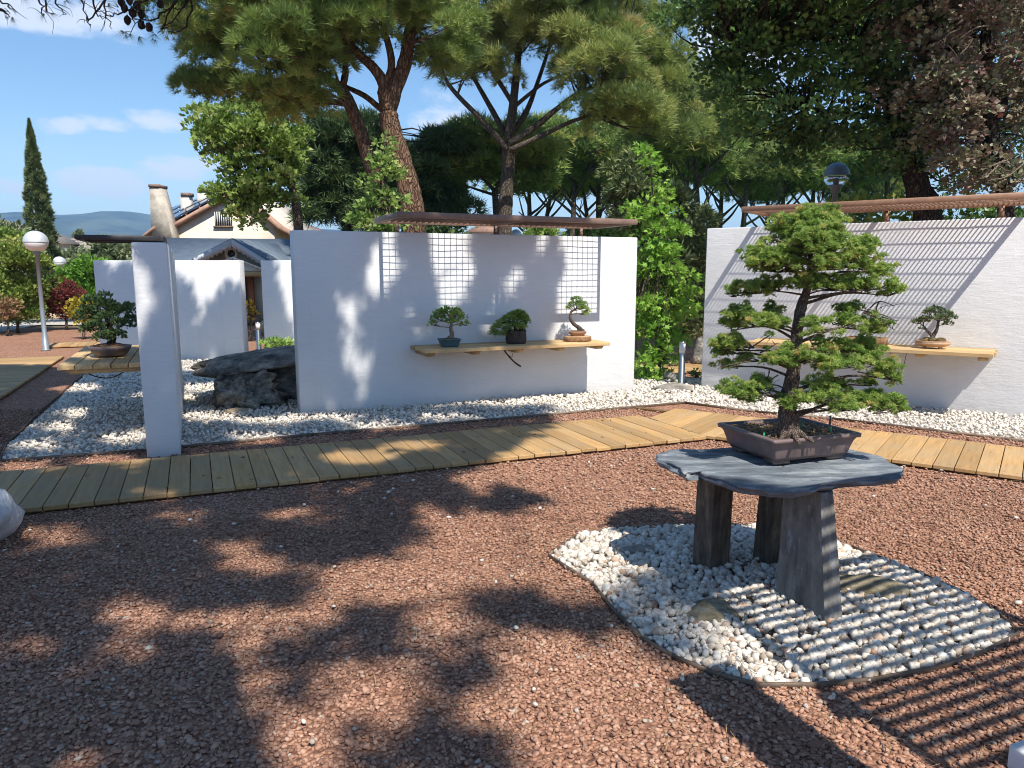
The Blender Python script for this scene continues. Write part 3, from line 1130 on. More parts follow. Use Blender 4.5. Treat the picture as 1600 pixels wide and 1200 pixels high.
g = Geo()
n = 62000
bl = np.min(np.array(BED), 0); bh = np.max(np.array(BED), 0)
P = np.stack([rng.uniform(-8, 6.5, n), rng.uniform(5.5, 13.6, n), np.zeros(n)], 1)
keep = inside(P, BED) & in_view(P, 20) & (seg_dist(P, BED) > 0.02)
# nothing behind the walls
k2 = (P[:, :2] - np.array(A2[:2])) @ np.array(N2[:2]); u2 = (P[:, :2] - np.array(A2[:2])) @ np.array(W2[:2])
k3 = (P[:, :2] - np.array(A3[:2])) @ np.array(N3[:2]); u3 = (P[:, :2] - np.array(A3[:2])) @ np.array(W3[:2])
keep &= ~((k2 < 0) & (u2 > 0.2) & (u2 < 4.42)) & ~((k3 < 0) & (u3 > 0))
far_ = P[:, 1] > 9.5
keep &= ~far_ | (rng.random(n) < 0.65)
P = P[keep]; n = len(P)
r = rng.uniform(0.012, 0.023, n) * (1 + 0.25 * (P[:, 1] > 9))
P[:, 2] = 0.005 + r * rng.uniform(0.1, 0.85, n) + np.clip(seg_dist(P, BED) * 0.06, 0, 0.025)
tint = np.clip(rng.beta(3, 2.2, n), 0, 0.96)
stones(g, P, r, stone_templates(1, 8, 0.16), tint, 0.7)
stuff(g.build('white_gravel', M['white_stone']))

# pine needles and odd pale chips lying on the red gravel
g = Geo()
n = 5200
P = spread(1.5, 6.3, 300)
P = P[~on_walks(P)]
cl = np.array([mn.noise(Vector((x * 1.1, y * 1.1, 4.0))) for x, y in P[:, :2]])
P = P[(cl + rng.uniform(-0.35, 0.35, len(P)) > 0.02) | inside(P, DIA) & (rng.random(len(P)) < 0.3)]
n = len(P)
P[:, 2] = 0.022 + rng.uniform(0, 0.012, n) + 0.02 * inside(P, DIA)
a = rng.uniform(0, 2 * np.pi, n)
L = rng.uniform(0.035, 0.085, n); bend = rng.uniform(-0.35, 0.35, n); w = rng.uniform(0.0008, 0.0014, n)
d = np.stack([np.cos(a), np.sin(a), np.zeros(n)], 1); s = np.stack([-np.sin(a), np.cos(a), np.zeros(n)], 1)
zt = rng.uniform(-0.004, 0.012, n)
m1 = P + d * (L * 0.5)[:, None] + s * (L * bend * 0.5)[:, None] + np.array([0, 0, 0.004]); e1 = P + d * L[:, None]; e1[:, 2] += zt
V = np.stack([P - s * w[:, None], P + s * w[:, None], m1 - s * w[:, None], m1 + s * w[:, None], e1 - s * w[:, None], e1 + s * w[:, None]], 1).reshape(-1, 3)
F = (np.array([(0, 1, 3, 2), (2, 3, 5, 4)])[None] + (np.arange(n) * 6)[:, None, None]).reshape(-1, 4).astype(np.int32)
g.add(V, F, np.repeat(rng.random(n), 6))
stuff(g.build('fallen_needles', M['dry_needle']))
g = Geo()
P = spread(1.5, 6.5, 3.0)
P = P[~on_walks(P) & ~inside(P, DIA)]
n = len(P); r = rng.uniform(0.008, 0.02, n); P[:, 2] = 0.022
stones(g, P, r, stone_templates(1, 5, 0.2), np.clip(rng.normal(0.6, 0.2, n), 0, 1), 0.35)
stuff(g.build('pale_gravel_chips', M['white_stone']))
# dry leaves on the boardwalk
g = Geo()
n = 46
u = rng.uniform(0.2, 6.0, n); v = rng.uniform(0.05, 1.1, n)
P = np.array([tuple(BW0 + W2 * float(a) + NW * float(b) + UP * 0.055) for a, b in zip(u, v)])
scatter(g, LEAF[0], LEAF[1], P, np.concatenate([rng.normal(size=(n, 2)), np.full((n, 1), 0.1)], 1), rng.uniform(0.02, 0.05, n), rng.random(n) * 0.5)
stuff(g.build('fallen_leaves', M['dry_needle']))


# ------------------------------------------------------------------ white garden walls
def wall_slab(name, label, a, along, face, length, height, thick, group=None):
    """a: foot of the face's near end; face: outward normal; body goes behind the face"""
    g = Geo()
    obox(g, a - UP * 0.1, along * length, -face * thick, UP * (height + 0.1))
    o = g.build(name, M['plaster'], bevel=0.012, segs=2)
    # a few more cuts would show as flat shading otherwise
    return tag(o, label, 'wall', group)


WALLG = 'white rendered garden walls'
wall_slab('garden_wall', 'broad white wall behind the long shelf with three bonsai', A2, W2, N2, 4.43, 2.07, 0.26, WALLG)
wall_slab('garden_wall', 'white wall behind the big table bonsai with mesh shadow across it', A3, W3, N3, 5.4, 2.20, 0.26, WALLG)
PA = G(230, 716)
WP = -N2                                               # runs straight back
wall_slab('garden_wall', 'narrow white wall end standing like a pillar beside the boardwalk', PA, WP, -W2, 3.05, 1.86, 0.27, WALLG)
def backwall(x0, x1, label, Y=13.4):
    g = Geo(); abox(g, (x0, Y, -0.1), (x1, Y + 0.25, 1.83))
    return tag(g.build('garden_wall', M['plaster'], bevel=0.012), label, 'wall', WALLG)
XB = lambda px: (px - 800) / F_PX * (13.4 * CP + (EYE - 0.9) * SP)
backwall(XB(262), XB(378), 'back white wall left of the brown pavilion door')
backwall(XB(411), XB(520), 'back white wall right of the brown pavilion door')
backwall(XB(152), XB(222), 'back white wall behind the dark bonsai')
# wall outside the picture on the right that throws the band and the slat shadow on the gravel
WQ = Vector((1.46, 1.50, 0))
wall_slab('garden_wall', 'white wall close beside the viewpoint, out of the picture', WQ, N2, W2, 4.2, 2.05, 0.30, WALLG)

# ------------------------------------------------------------------ shade frames with steel mesh on top of the walls
def pergola(label, o, along, out, L, depth, z, frame_mat, rod_mat, step_a, step_b, rod=0.004, posts=(), post_top=0.0, fh=0.06, fw=0.045, bar_h=None, back=0.2, midbars=(0.5,)):
    """o: point on the wall face line at frame start; frame from -back behind the face to depth in front"""
    t = thing('mesh_pergola', label, 'pergola', (o.x, o.y, z), 'mesh shade frames on the white walls')
    b0 = o - out * back
    b0 = Vector((b0.x, b0.y, z))
    D_ = depth + back
    g = Geo()
    obox(g, b0, along * L, out * fw, UP * fh)
    obox(g, b0 + out * (D_ - fw), along * L, out * fw, UP * fh)
    obox(g, b0 + out * fw, along * fw, out * (D_ - 2 * fw), UP * fh)
    obox(g, b0 + out * fw + along * (L - fw), along * fw, out * (D_ - 2 * fw), UP * fh)
    for m in midbars:
        obox(g, b0 + out * fw + along * (L * m - fw / 2), along * fw, out * (D_ - 2 * fw), UP * (fh - 0.004))
    g.build('frame', frame_mat, t, bevel=0.003, segs=1)
    g = Geo()
    zr = fh * 0.5
    n = int((L - 2 * fw) / step_a)
    for i in range(1, n):
        q = b0 + along * (fw + i * (L - 2 * fw) / n) + out * fw + UP * zr
        if bar_h:
            obox(g, q - along * rod - UP * bar_h / 2, along * rod * 2, out * (D_ - 2 * fw), UP * bar_h)
        else:
            tube(g, [q, q + out * (D_ - 2 * fw)], rod, 4, cap=False)
    n = int((D_ - 2 * fw) / step_b)
    for i in range(1, n):
        q = b0 + out * (fw + i * (D_ - 2 * fw) / n) + along * fw + UP * (zr + (bar_h / 2 if bar_h else rod * 1.8))
        pts = [q + along * ((L - 2 * fw) * j / 12) + UP * random.uniform(-0.006, 0.006) for j in range(13)]
        tube(g, pts, max(0.0042, rod * 1.15), 4, cap=False)
    stuff(g.build('mesh_rods', rod_mat, t))
    for k in posts:
        g = Geo()
        q = o - out * 0.13 + along * k
        obox(g, Vector((q.x - 0.02, q.y - 0.02, post_top - 0.004)), (0.04, 0, 0), (0, 0.04, 0), UP * (z - post_top + 0.006))
        obox(g, Vector((q.x - 0.06, q.y - 0.06, post_top + 0.001)), (0.12, 0, 0), (0, 0.12, 0), UP * 0.008)
        g.build('post', frame_mat, t)
    return t


pergola('brown mesh shade frame above the broad wall with three bonsai', A2 + W2 * 0.95, W2, N2, 2.92, 0.86, 2.175, M['grey_brown_paint'], M['rust_steel'], 0.074, 0.050, 0.0036, (0.25, 1.5, 2.7), 2.07, bar_h=0.026)
pergola('brown mesh shade frame above the wall behind the table bonsai', A3 + W3 * 0.72, W3, N3, 2.90, 0.78, 2.335, M['brown_paint'], M['brown_paint'], 0.047, 0.062, 0.0024, (0.3, 1.45, 2.6), 2.20, bar_h=0.020)
LP = PA + WP * 2.05
LD = min(np.linspace(.4, 1.2, 161), key=lambda d: abs(pix(LP - W2 * float(d) + UP * 1.98)[0] - 116))
pergola('black mesh shade frame over the dark bonsai beside the pillar wall', Vector((LP.x, LP.y, 0)), WP, -W2, 0.95, float(LD), 1.955, M['black_paint'], M['black_paint'], 0.06, 0.05, 0.006, (0.2, 0.8), 1.86, 0.05)
PQ = WQ + W2 * 0.32 - N2 * 0.46
pergola('slatted shade frame out of the picture beside the viewpoint', Vector((PQ.x, PQ.y, 0)), N2, W2, 3.4, 1.22, 2.20, M['brown_paint'], M['brown_paint'], 0.068, 0.55, 0.0150, (0.9, 2.1), 2.05, 0.06, 0.06, 0.02, back=0.12, midbars=())


# ------------------------------------------------------------------ plank shelves on the walls
def shelf(label, o, along, out, L, depth, z, nb=4, brackets=5, th=0.042):
    t = thing('plank_shelf', label, 'shelf', (o.x, o.y, z - th), 'plank shelves for bonsai on the walls')
    w = depth / nb
    for i in range(nb):
        me = bpy.data.meshes.new('plank')
        bm = bmesh.new(); bmesh.ops.create_cube(bm, size=1.0)
        for v in bm.verts: v.co = Vector((v.co.x * L, v.co.y * (w - 0.008), v.co.z * th))
        bmesh.ops.bevel(bm, geom=list(bm.edges), offset=0.004, segments=1, affect='EDGES')
        bm.to_mesh(me); bm.free(); me.materials.append(M['shelf_wood'])
        p = bpy.data.objects.new('plank', me); COL.objects.link(p); adopt(p, t)
        c = o + along * (L / 2 + random.uniform(-.012, .012)) + out * (w * (i + 0.5) + 0.004) + UP * (z - th / 2 + random.uniform(-.001, .001))
        p.location = c; p.rotation_euler = (0, 0, math.atan2(along.y, along.x))
    for i in range(brackets):
        g = Geo()
        k = 0.10 + (L - 0.20) * i / (brackets - 1)
        q = o + along * (k - 0.045) + out * 0.003 + UP * (z - th - 0.047)
        h = UP * 0.045
        e = out * (depth - 0.05)
        V = [q, q + along * 0.09, q + along * 0.09 + e - out * 0.05, q + e - out * 0.05]
        Vt = [q + h, q + along * 0.09 + h, q + along * 0.09 + e + h, q + e + h]
        g.add([tuple(v) for v in V + Vt], [(0, 3, 2, 1), (4, 5, 6, 7), (0, 1, 5, 4), (1, 2, 6, 5), (2, 3, 7, 6), (3, 0, 4, 7)])
        g.build('bracket', M['shelf_wood'], t)
    return t


def along_for(px, o, along, off, z):
    ks = np.linspace(0, 6, 1200)
    return float(ks[np.argmin([abs(pix(o + along * float(k) + off + UP * z)[0] - px) for k in ks])])


S2 = A2 + W2 * 1.30
L2 = along_for(953, S2, W2, N2 * 0.58, 0.755)
shelf('long plank shelf with three bonsai on the broad wall', S2, W2, N2, L2, 0.58, 0.755)
S3 = A3 + W3 * 0.83
shelf('plank shelf on the wall behind the big table bonsai', S3, W3, N3, 2.58, 0.66, 0.767)
SPW = PA + WP * 0.80
shelf('shaded plank shelf under the dark bonsai on the pillar wall', SPW, WP, -W2, 2.0, 0.74, 0.755, 5, 4)

# ------------------------------------------------------------------ slate table
TZ = 0.668
def layered_slab(g, pts, z, t, layers=3, lip=0.012, sub=5):
    """flat slate: ragged outline, layers that step in and out"""
    P = []
    n = len(pts)
    for i in range(n):
        a, b = Vector((*pts[i], 0)), Vector((*pts[(i + 1) % n], 0))
        for k in range(sub):
            p = a.lerp(b, k / sub)
            w = mn.fractal(Vector((p.x * 9, p.y * 9, 1.7)), 1.0, 2.0, 4) * 0.020
            P.append((p, w))
    c = sum((p for p, _ in P), Vector((0, 0, 0))) / len(P)
    m = len(P)
    rings = []
    zz = z
    steps = []
    for L in range(layers):
        steps += [(zz, L), (zz - t / layers * 0.92, L)]
        zz -= t / layers
    V, F = [], []
    # top surface: concentric rings with fine relief
    def ring(scale_in, zf, extra):
        base = len(V)
        for p, w in P:
            d = (p - c)
            q = c + d * scale_in + d.normalized() * (w + extra(p))
            V.append((q.x, q.y, zf(q)))
        return base
    relief = lambda q: z + 0.006 * mn.fractal(Vector((q.x * 3.0, q.y * 9.0, 0.4)), 1.0, 2.0, 5)
    r0 = None
    V.append((c.x, c.y, relief(c)))
    prev = None
    for s in (0.12, 0.3, 0.5, 0.68, 0.83, 0.93, 0.985):
        b = ring(s, relief, lambda p: 0.0)
        if prev is None: F += [(0, b + i, b + (i + 1) % m) for i in range(m)]
        else: F += [(prev + i, b + i, b + (i + 1) % m, prev + (i + 1) % m) for i in range(m)]
        prev = b
    for zl, L in steps:
        ex = lambda p, L=L: -0.004 + lip * mn.fractal(Vector((p.x * 5, p.y * 5, 9.0 + L * 3)), 1.0, 2.0, 3) - (0.012 if L == layers - 1 else 0.0)
        b = ring(1.0, lambda q: zl + 0.002 * mn.noise(Vector((q.x * 20, q.y * 20, L))) - (0.004 if L == 0 else 0), ex)
        F += [(prev + i, b + i, b + (i + 1) % m, prev + (i + 1) % m) for i in range(m)]
        prev = b
    V.append((c.x, c.y, z - t))
    F += [(len(V) - 1, prev + (i + 1) % m, prev + i) for i in range(m)]
    g.add(V, F)


SLAB_PX = [(1025, 710), (1044, 703), (1095, 701), (1148, 699), (1205, 695), (1265, 696), (1330, 702), (1376, 712), (1393, 722), (1412, 732), (1409, 742), (1386, 746),
           (1378, 747), (1352, 748), (1305, 752), (1284, 758), (1262, 764), (1236, 765), (1205, 764), (1178, 762), (1142, 755), (1122, 748), (1102, 741), (1094, 736), (1068, 739), (1058, 731), (1040, 722), (1026, 716)]
table = thing('slate_table', 'slate slab table on three stone legs carrying the big bonsai', 'table', tuple(G(1230, 900)))
g = Geo(); layered_slab(g, [xy(G(x, y, TZ)) for x, y in SLAB_PX], TZ, 0.040, 4, 0.020)
g.build('tabletop', M['slate_top'], table)


def slate_leg(name, corners, top_pts, mat, seed, cuts=9):
    """ragged stone post between two polygons of equal count (foot, head)"""
    n = len(corners)
    sub = 8
    V, F = [], []
    base = []
    ringn = n * sub
    for k in range(cuts + 1):
        t = k / cuts
        for i in range(n):
            for j in range(sub):
                a = Vector(corners[i]).lerp(Vector(top_pts[i]), t); b = Vector(corners[(i + 1) % n]).lerp(Vector(top_pts[(i + 1) % n]), t)
                p = a.lerp(b, j / sub)
                c = sum((Vector(q) for q in corners), Vector()) / n
                out = (p - Vector((c.x, c.y, p.z))); out.z = 0
                ii = (i * sub + j); amp = 0.009 * mn.fractal(Vector((ii * 0.33 + seed * 9, k * 0.12, 0.3)), 1.0, 2.0, 3)
                p = p + out.normalized() * amp
                V.append(tuple(p))
    for k in range(cuts):
        for i in range(ringn):
            a, b = k * ringn + i, k * ringn + (i + 1) % ringn
            F.append((a, b, b + ringn, a + ringn))
    F.append(tuple(range(ringn - 1, -1, -1))); F.append(tuple(range(cuts * ringn, (cuts + 1) * ringn)))
    g = Geo().add(V, F)
    o = g.build('leg', mat, table, smooth=True)
    o.data.set_sharp_from_angle(angle=math.radians(32))
    return o


def ccw(poly):
    n = len(poly)
    a = sum(poly[i][0] * poly[(i + 1) % n][1] - poly[(i + 1) % n][0] * poly[i][1] for i in range(n))
    return poly if a > 0 else poly[::-1]


ZT = TZ - 0.047
fl = [G(1210, 938, 0.0), G(1290, 985, 0.0), G(1320, 984, 0.0), G(1310, 948, 0), G(1246, 905, 0)]
Yf = 0.5 * (fl[0].y + fl[1].y)
def head_of(foot, taper, dx=0.0, dy=0.0):
    c = sum(foot, Vector((0, 0, 0))) / len(foot)
    return [Vector((c.x + (p.x - c.x) * taper + dx, c.y + (p.y - c.y) * taper + dy, ZT)) for p in foot]


hd = head_of(fl, 0.66, -0.045, 0.0)
slate_leg('leg', [tuple(p - UP * 0.04) for p in fl], [tuple(p) for p in hd], M['slate_leg'], 1)
fa = [G(1080, 893), G(1108, 901), G(1138, 893), G(1118, 876), G(1086, 878)]
ha = head_of(fa, 0.95, 0.0, -0.05)
slate_leg('leg', [tuple(p - UP * 0.04) for p in fa], [tuple(p) for p in ha], M['slate_leg_brown'], 2)
fb = [G(1174, 884), G(1198, 894), G(1232, 893), G(1228, 872), G(1186, 870)]
hb = head_of(fb, 0.90, 0.0, -0.06)
slate_leg('leg', [tuple(p - UP * 0.04) for p in fb], [tuple(p) for p in hb], M['slate_leg_brown'], 3)

# stones lying in the white gravel by the table
p = G(1356, 935); tag(rock('flat_rock', (p.x, p.y + 0.05, 0.02), (0.22, 0.11, 0.085), 21, M['mossy_rock'], None, 4, -0.35, 0.2), 'flat brownish stone in the white gravel to the right of the table leg', 'rock')
p = G(1112, 968); tag(rock('flat_rock', (p.x, p.y + 0.02, 0.02), (0.15, 0.13, 0.075), 22, M['mossy_rock'], None, 4, 0.7, 0.22), 'small grey green stone in the white gravel in front of the table', 'rock')
p = G(998, 870); tag(rock('flat_rock', (p.x, p.y, 0.015), (0.12, 0.07, 0.06), 23, M['grey_rock'], None, 3, 0.3, 0.25), 'small dark stone in the shaded corner of white gravel behind the table', 'rock')
p = G(1165, 895); tag(rock('flat_rock', (p.x, p.y, 0.015), (0.10, 0.05, 0.04), 24, M['slate_leg_dark'], None, 3, 0.9, 0.25), 'thin slate offcut lying between the table legs', 'rock')
p = G(1308, 984); tag(rock('flat_rock', (p.x - 0.03, p.y - 0.02, 0.02), (0.06, 0.035, 0.03), 25, M['pot_red'], None, 3, 0.2, 0.2), 'reddish wedge stone under the foot of the front table leg', 'rock')

# ------------------------------------------------------------------ the big bonsai
ROOT = G(1237, 688, 0.79)
bons = thing('bonsai_tree', 'large layered needle bonsai in a brown pot on the slate table', 'bonsai', (ROOT.x, ROOT.y, TZ))
bx = Vector((0.457, 0.16, 0)).normalized(); by = Vector((-bx.y, bx.x, 0))
pc = (G(1127, 665, 0.795) + G(1340, 682, 0.795)) / 2
pc = Vector((pc.x, pc.y, 0))


def rect_pot(c, ex, ey, sx, sy, z0, prof, wall_t, mat, parent, feet=True, name='pot', foot_h=0.018):
    """rectangular pot: profile of (offset outward, height); hollow top"""
    g = Geo()
    def ringv(off, z):
        hx, hy = sx / 2 + off, sy / 2 + off
        r = 0.012
        out = []
        for cx, cy, a0 in ((hx - r, hy - r, 0), (-hx + r, hy - r, 90), (-hx + r, -hy + r, 180), (hx - r, -hy + r, 270)):
            for k in range(4):
                a = math.radians(a0 + k * 30)
                q = c + ex * (cx + r * math.cos(a)) + ey * (cy + r * math.sin(a))
                out.append((q.x, q.y, z))
        return out
    rings = [ringv(o, z0 + z) for o, z in prof]
    V = [v for r in rings for v in r]; n = 16
    F = []
    for i in range(len(rings) - 1):
        for j in range(n): F.append((i * n + j, i * n + (j + 1) % n, (i + 1) * n + (j + 1) % n, (i + 1) * n + j))
    F.append(tuple(range(n - 1, -1, -1)))
    F.append(tuple(range((len(rings) - 1) * n, len(rings) * n)))
    g.add(V, F)
    if feet:
        for a in (-1, 1):
            for b in (-1, 1):
                q = c + ex * (a * (sx / 2 + prof[0][0] - 0.052) - 0.045) + ey * (b * (sy / 2 + prof[0][0] - 0.047) - 0.04)
                obox(g, Vector((q.x, q.y, z0 - foot_h)), ex * 0.09, ey * 0.08, UP * (foot_h + 0.004))
    return g.build(name, mat, parent, bevel=0.0)


PROF = [(-0.042, 0.0), (-0.040, 0.008), (-0.034, 0.010), (-0.030, 0.018), (-0.024, 0.045), (-0.014, 0.078), (-0.006, 0.093), (-0.004, 0.097), (0.008, 0.098), (0.010, 0.114), (0.006, 0.118), (-0.018, 0.118), (-0.022, 0.100)]
rect_pot(pc, bx, by, 0.515, 0.445, TZ + 0.026, PROF, 0.02, M['pot_brown'], bons)
# soil: lumpy sheet
g = Geo()
nx_, ny_ = 34, 30
V = []
for j in range(ny_):
    for i in range(nx_):
        a, b = (i / (nx_ - 1) - 0.5) * 0.476, (j / (ny_ - 1) - 0.5) * 0.406
        q = pc + bx * a + by * b
        h = 0.126 + 0.02 * math.exp(-((q - Vector((ROOT.x, ROOT.y, 0))).length / 0.11) ** 2) + 0.008 * mn.fractal(Vector((q.x * 22, q.y * 22, 3)), 1, 2, 4)
        V.append((q.x, q.y, TZ + h))
F = [(j * nx_ + i, j * nx_ + i + 1, (j + 1) * nx_ + i + 1, (j + 1) * nx_ + i) for j in range(ny_ - 1) for i in range(nx_ - 1)]
g.add(V, F); g.build('soil', M['soil'], bons)
g = Geo()
n = 900
a = rng.uniform(-0.22, 0.22, n); b = rng.uniform(-0.185, 0.185, n)
P = np.array([tuple(pc + bx * float(x) + by * float(y)) for x, y in zip(a, b)]); P[:, 2] = TZ + 0.13 + rng.uniform(0, 0.012, n)
stones(g, P, rng.uniform(0.003, 0.008, n), oct_templates(5), rng.uniform(0.2, 0.9, n))
stuff(g.build('soil_crumbs', M['dry_needle'], bons))
# marker sticks in the soil
for px, py, h, m in ((1252, 672, 0.05, 'green_plastic'), (1194, 683, 0.022, 'green_plastic'), (1298, 678, 0.035, 'green_plastic'), (1297, 664, 0.05, 'dark_plastic')):
    q = G(px, py, TZ + 0.135)
    g = Geo(); obox(g, q - UP * 0.02 - bx * 0.005, bx * 0.010, by * 0.003, UP * (h + 0.02)); g.build('marker_stick', M[m], bons)

# trunk and limbs, placed from the picture on the trunk's own distance
YB = ROOT.y
def B(cx, cy, dy=0.0):
    """point of the bonsai from zoomed-crop coordinates at distance offset dy behind the trunk"""
    return D(1020 + cx / 2.857, 320 + cy / 2.857, YB + dy)


trunk_pts = [(608, 1035, 0.0), (605, 985, 0.0), (600, 920, 0.0), (606, 850, 0.0), (622, 770, 0.005), (634, 690, 0.0), (640, 620, -0.01), (648, 540, 0.0), (662, 460, 0.01), (685, 390, 0.01), (700, 320, 0.0), (705, 240, 0.0), (700, 150, 0.0), (690, 90, 0.0)]
trunk_w = [104, 92, 74, 66, 62, 52, 48, 46, 44, 34, 28, 22, 15, 8]
TP = smooth_path([B(*p) for p in trunk_pts], 5)
mpp = (YB * CP + 0.12) / F_PX / 2.857
TW = np.interp(np.linspace(0, 1, len(TP)), np.linspace(0, 1, len(trunk_w)), trunk_w) * mpp / 2
g = Geo(); tube(g, TP, list(TW), 14, wob=0.10)
for k in range(7):      # surface roots
    an = k * 0.9 + 0.3
    d = Vector((math.cos(an), math.sin(an), 0))
    tube(g, smooth_path([TP[2] + d * 0.02 + UP * 0.03, TP[0] + d * 0.065 + UP * 0.012, TP[0] + d * 0.115 - UP * 0.012], 4), [0.018] * 4 + [0.016, 0.012, 0.010, 0.008, 0.006], 6, wob=0.1)
g.build('trunk', M['bonsai_bark'], bons, smooth=True)

# foliage pads: centre (crop px), half width, half height, distance offset
PADS = [(640, 175, 120, 60, -0.10), (770, 180, 120, 60, -0.08), (700, 170, 120, 60, -0.15), (520, 215, 60, 40, -0.02), (940, 190, 60, 40, 0.04), (800, 260, 130, 40, 0.0), (560, 290, 110, 34, 0.04), (880, 270, 80, 30, -0.03), (650, 60, 60, 26, -0.02), (745, 60, 70, 28, 0.02), (470, 240, 50, 34, 0.02),
        (690, 120, 165, 75, 0.02), (590, 150, 90, 62, -0.07), (800, 130, 95, 62, 0.03), (690, 80, 110, 45, 0), (545, 235, 140, 60, 0.03), (500, 260, 95, 45, -0.10), (860, 210, 130, 52, 0.02), (930, 230, 85, 42, -0.06), (690, 225, 160, 55, -0.12), (700, 250, 150, 50, 0.16),
        (760, 280, 95, 28, -0.17), (620, 270, 80, 28, -0.15),
        (425, 385, 105, 38, 0.02), (520, 370, 80, 36, -0.03), (370, 400, 60, 26, 0.05), (700, 355, 95, 40, -0.12), (800, 365, 110, 40, 0.0), (900, 370, 90, 36, 0.04), (1010, 365, 80, 32, 0.0), (1055, 395, 52, 28, -0.03), (1020, 300, 75, 20, 0.06), (960, 290, 60, 18, 0.08), (690, 360, 120, 35, 0.17),
        (400, 500, 80, 40, 0.02), (470, 530, 95, 42, -0.06), (550, 545, 60, 30, -0.09), (350, 550, 45, 30, 0.04), (540, 485, 55, 22, 0.12), (740, 555, 85, 34, -0.10), (850, 520, 75, 35, 0.06), (920, 535, 85, 38, -0.02), (990, 560, 60, 34, 0.02), (870, 470, 55, 25, 0.13),
        (330, 640, 80, 38, 0.04), (375, 625, 55, 32, 0.0), (300, 660, 45, 25, 0.08), (330, 720, 45, 12, 0.06), (420, 690, 40, 14, 0.07),
        (570, 700, 90, 40, -0.10), (670, 690, 90, 42, -0.13), (620, 665, 60, 26, -0.05), (760, 720, 70, 36, -0.08), (850, 660, 90, 42, 0.02), (880, 710, 90, 45, -0.05), (980, 700, 85, 45, 0.02), (1040, 740, 60, 42, -0.02), (960, 640, 70, 30, 0.09), (760, 640, 50, 26, 0.10), (1070, 775, 32, 18, 0.0),
        (430, 815, 80, 30, -0.04), (390, 855, 62, 30, -0.08), (330, 825, 42, 24, 0.02), (490, 800, 45, 20, 0.04), (455, 870, 50, 22, -0.02),
        (740, 800, 80, 42, 0.02), (770, 860, 85, 45, -0.06), (690, 870, 55, 32, -0.08), (860, 830, 80, 40, 0.05), (900, 890, 85, 38, -0.04), (970, 800, 48, 24, 0.10), (980, 870, 70, 36, 0.02), (1040, 900, 75, 34, -0.03), (1095, 915, 42, 26, -0.05), (850, 910, 60, 26, -0.1),
        (600, 900, 42, 26, -0.06), (650, 930, 30, 16, -0.06), (560, 880, 26, 18, -0.02)]
g = Geo(); gb = Geo()
nodes = [p for p in TP[6:]]
for (cx, cy, hw, hh, dy) in PADS:
    c = B(cx, cy, dy)
    rx, rz = hw * mpp * 1.0, hh * mpp * 1.0
    ry = rx * 0.8
    # limb from the trunk, lower than the pad
    tgt = c - UP * rz * 0.35
    lowz = tgt.z - 0.01 - 0.10 * (Vector((tgt.x, tgt.y, 0)) - Vector((ROOT.x, ROOT.y, 0))).length
    st = min(nodes, key=lambda q: abs(q.z - lowz))
    L = (tgt - st).length
    mid = st.lerp(tgt, 0.5) + Vector((random.uniform(-.1, .1), random.uniform(-.1, .1), random.uniform(0.0, 0.14))) * L
    pts = smooth_path([st, mid, tgt], 4)
    r0 = 0.0035 + 0.0065 * min(1, L / 0.45)
    if random.random() < 0.62: tube(gb, pts, [r0 * (1 - 0.72 * i / (len(pts) - 1)) for i in range(len(pts))], 6, cap=False, wob=0.08)
    for _ in range(int(5 + hw / 12)):
        a = random.uniform(0, 6.28); rr = random.uniform(0.4, 0.95)
        e = c + Vector((math.cos(a) * rx * rr, math.sin(a) * ry * rr, random.uniform(-0.3, 0.25) * rz))
        branch(gb, tgt if random.random() < .6 else pts[-3], e, 0.0032, 0.0012, 4, 0.12, 4)
    # knobbly clumps of small sprays over the pad
    ncl = int(7 + hw * hh / 105)
    d = unit(ncl); d[:, 2] = np.where(d[:, 2] < -0.2, -d[:, 2], d[:, 2])
    cc = np.array(c) + d * rng.uniform(0.45, 1.08, ncl)[:, None] * np.array([rx, ry, rz]) + rng.normal(0, 1, (ncl, 3)) * np.array([0.012, 0.012, 0.014])
    for q in cc:
        if mn.noise(Vector(q) * 11.0) < -0.16: continue
        n = 19
        rr = rng.uniform(0.013, 0.024)
        dd = unit(n); dd[:, 2] = np.where(dd[:, 2] < -0.3, -dd[:, 2], dd[:, 2])
        p = q + dd * rr * rng.uniform(0.5, 1.0, n)[:, None] * np.array([1.1, 1.1, 0.85])
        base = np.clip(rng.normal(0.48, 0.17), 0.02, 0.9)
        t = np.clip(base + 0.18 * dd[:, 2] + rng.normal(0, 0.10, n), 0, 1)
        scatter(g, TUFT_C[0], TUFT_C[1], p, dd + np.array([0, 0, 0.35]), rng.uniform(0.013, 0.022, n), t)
g2 = gb
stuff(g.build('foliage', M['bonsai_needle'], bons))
g2.build('branches', M['bonsai_bark'], bons, smooth=True)
# bare dead twigs on the right
g = Geo()
for (sx, sy, ex_, ey_) in ((930, 470, 1090, 520), (940, 480, 1080, 560), (960, 470, 1075, 450), (950, 480, 1100, 535), (1010, 430, 1000, 480), (560, 760, 520, 840), (520, 790, 570, 860), (470, 800, 490, 770), (520, 740, 480, 800), (430, 700, 290, 730), (380, 730, 300, 715), (420, 650, 540, 570), (480, 660, 560, 615), (700, 600, 720, 640), (760, 760, 850, 800), (900, 700, 960, 740)):
    a, b = B(sx, sy, random.uniform(-.05, .08)), B(ex_, ey_, random.uniform(-.05, .08))
    branch(g, a, b, 0.004, 0.0015, 5, 0.15, 6)
    for _ in range(4):
        q = a.lerp(b, random.uniform(0.4, 1.0)); branch(g, q, q + Vector((random.gauss(0, .03), random.gauss(0, .03), random.gauss(0, .018))), 0.0018, 0.0008, 4, 0.2, 3)
stuff(g.build('dead_twigs', M['bonsai_bark'], bons, smooth=True))


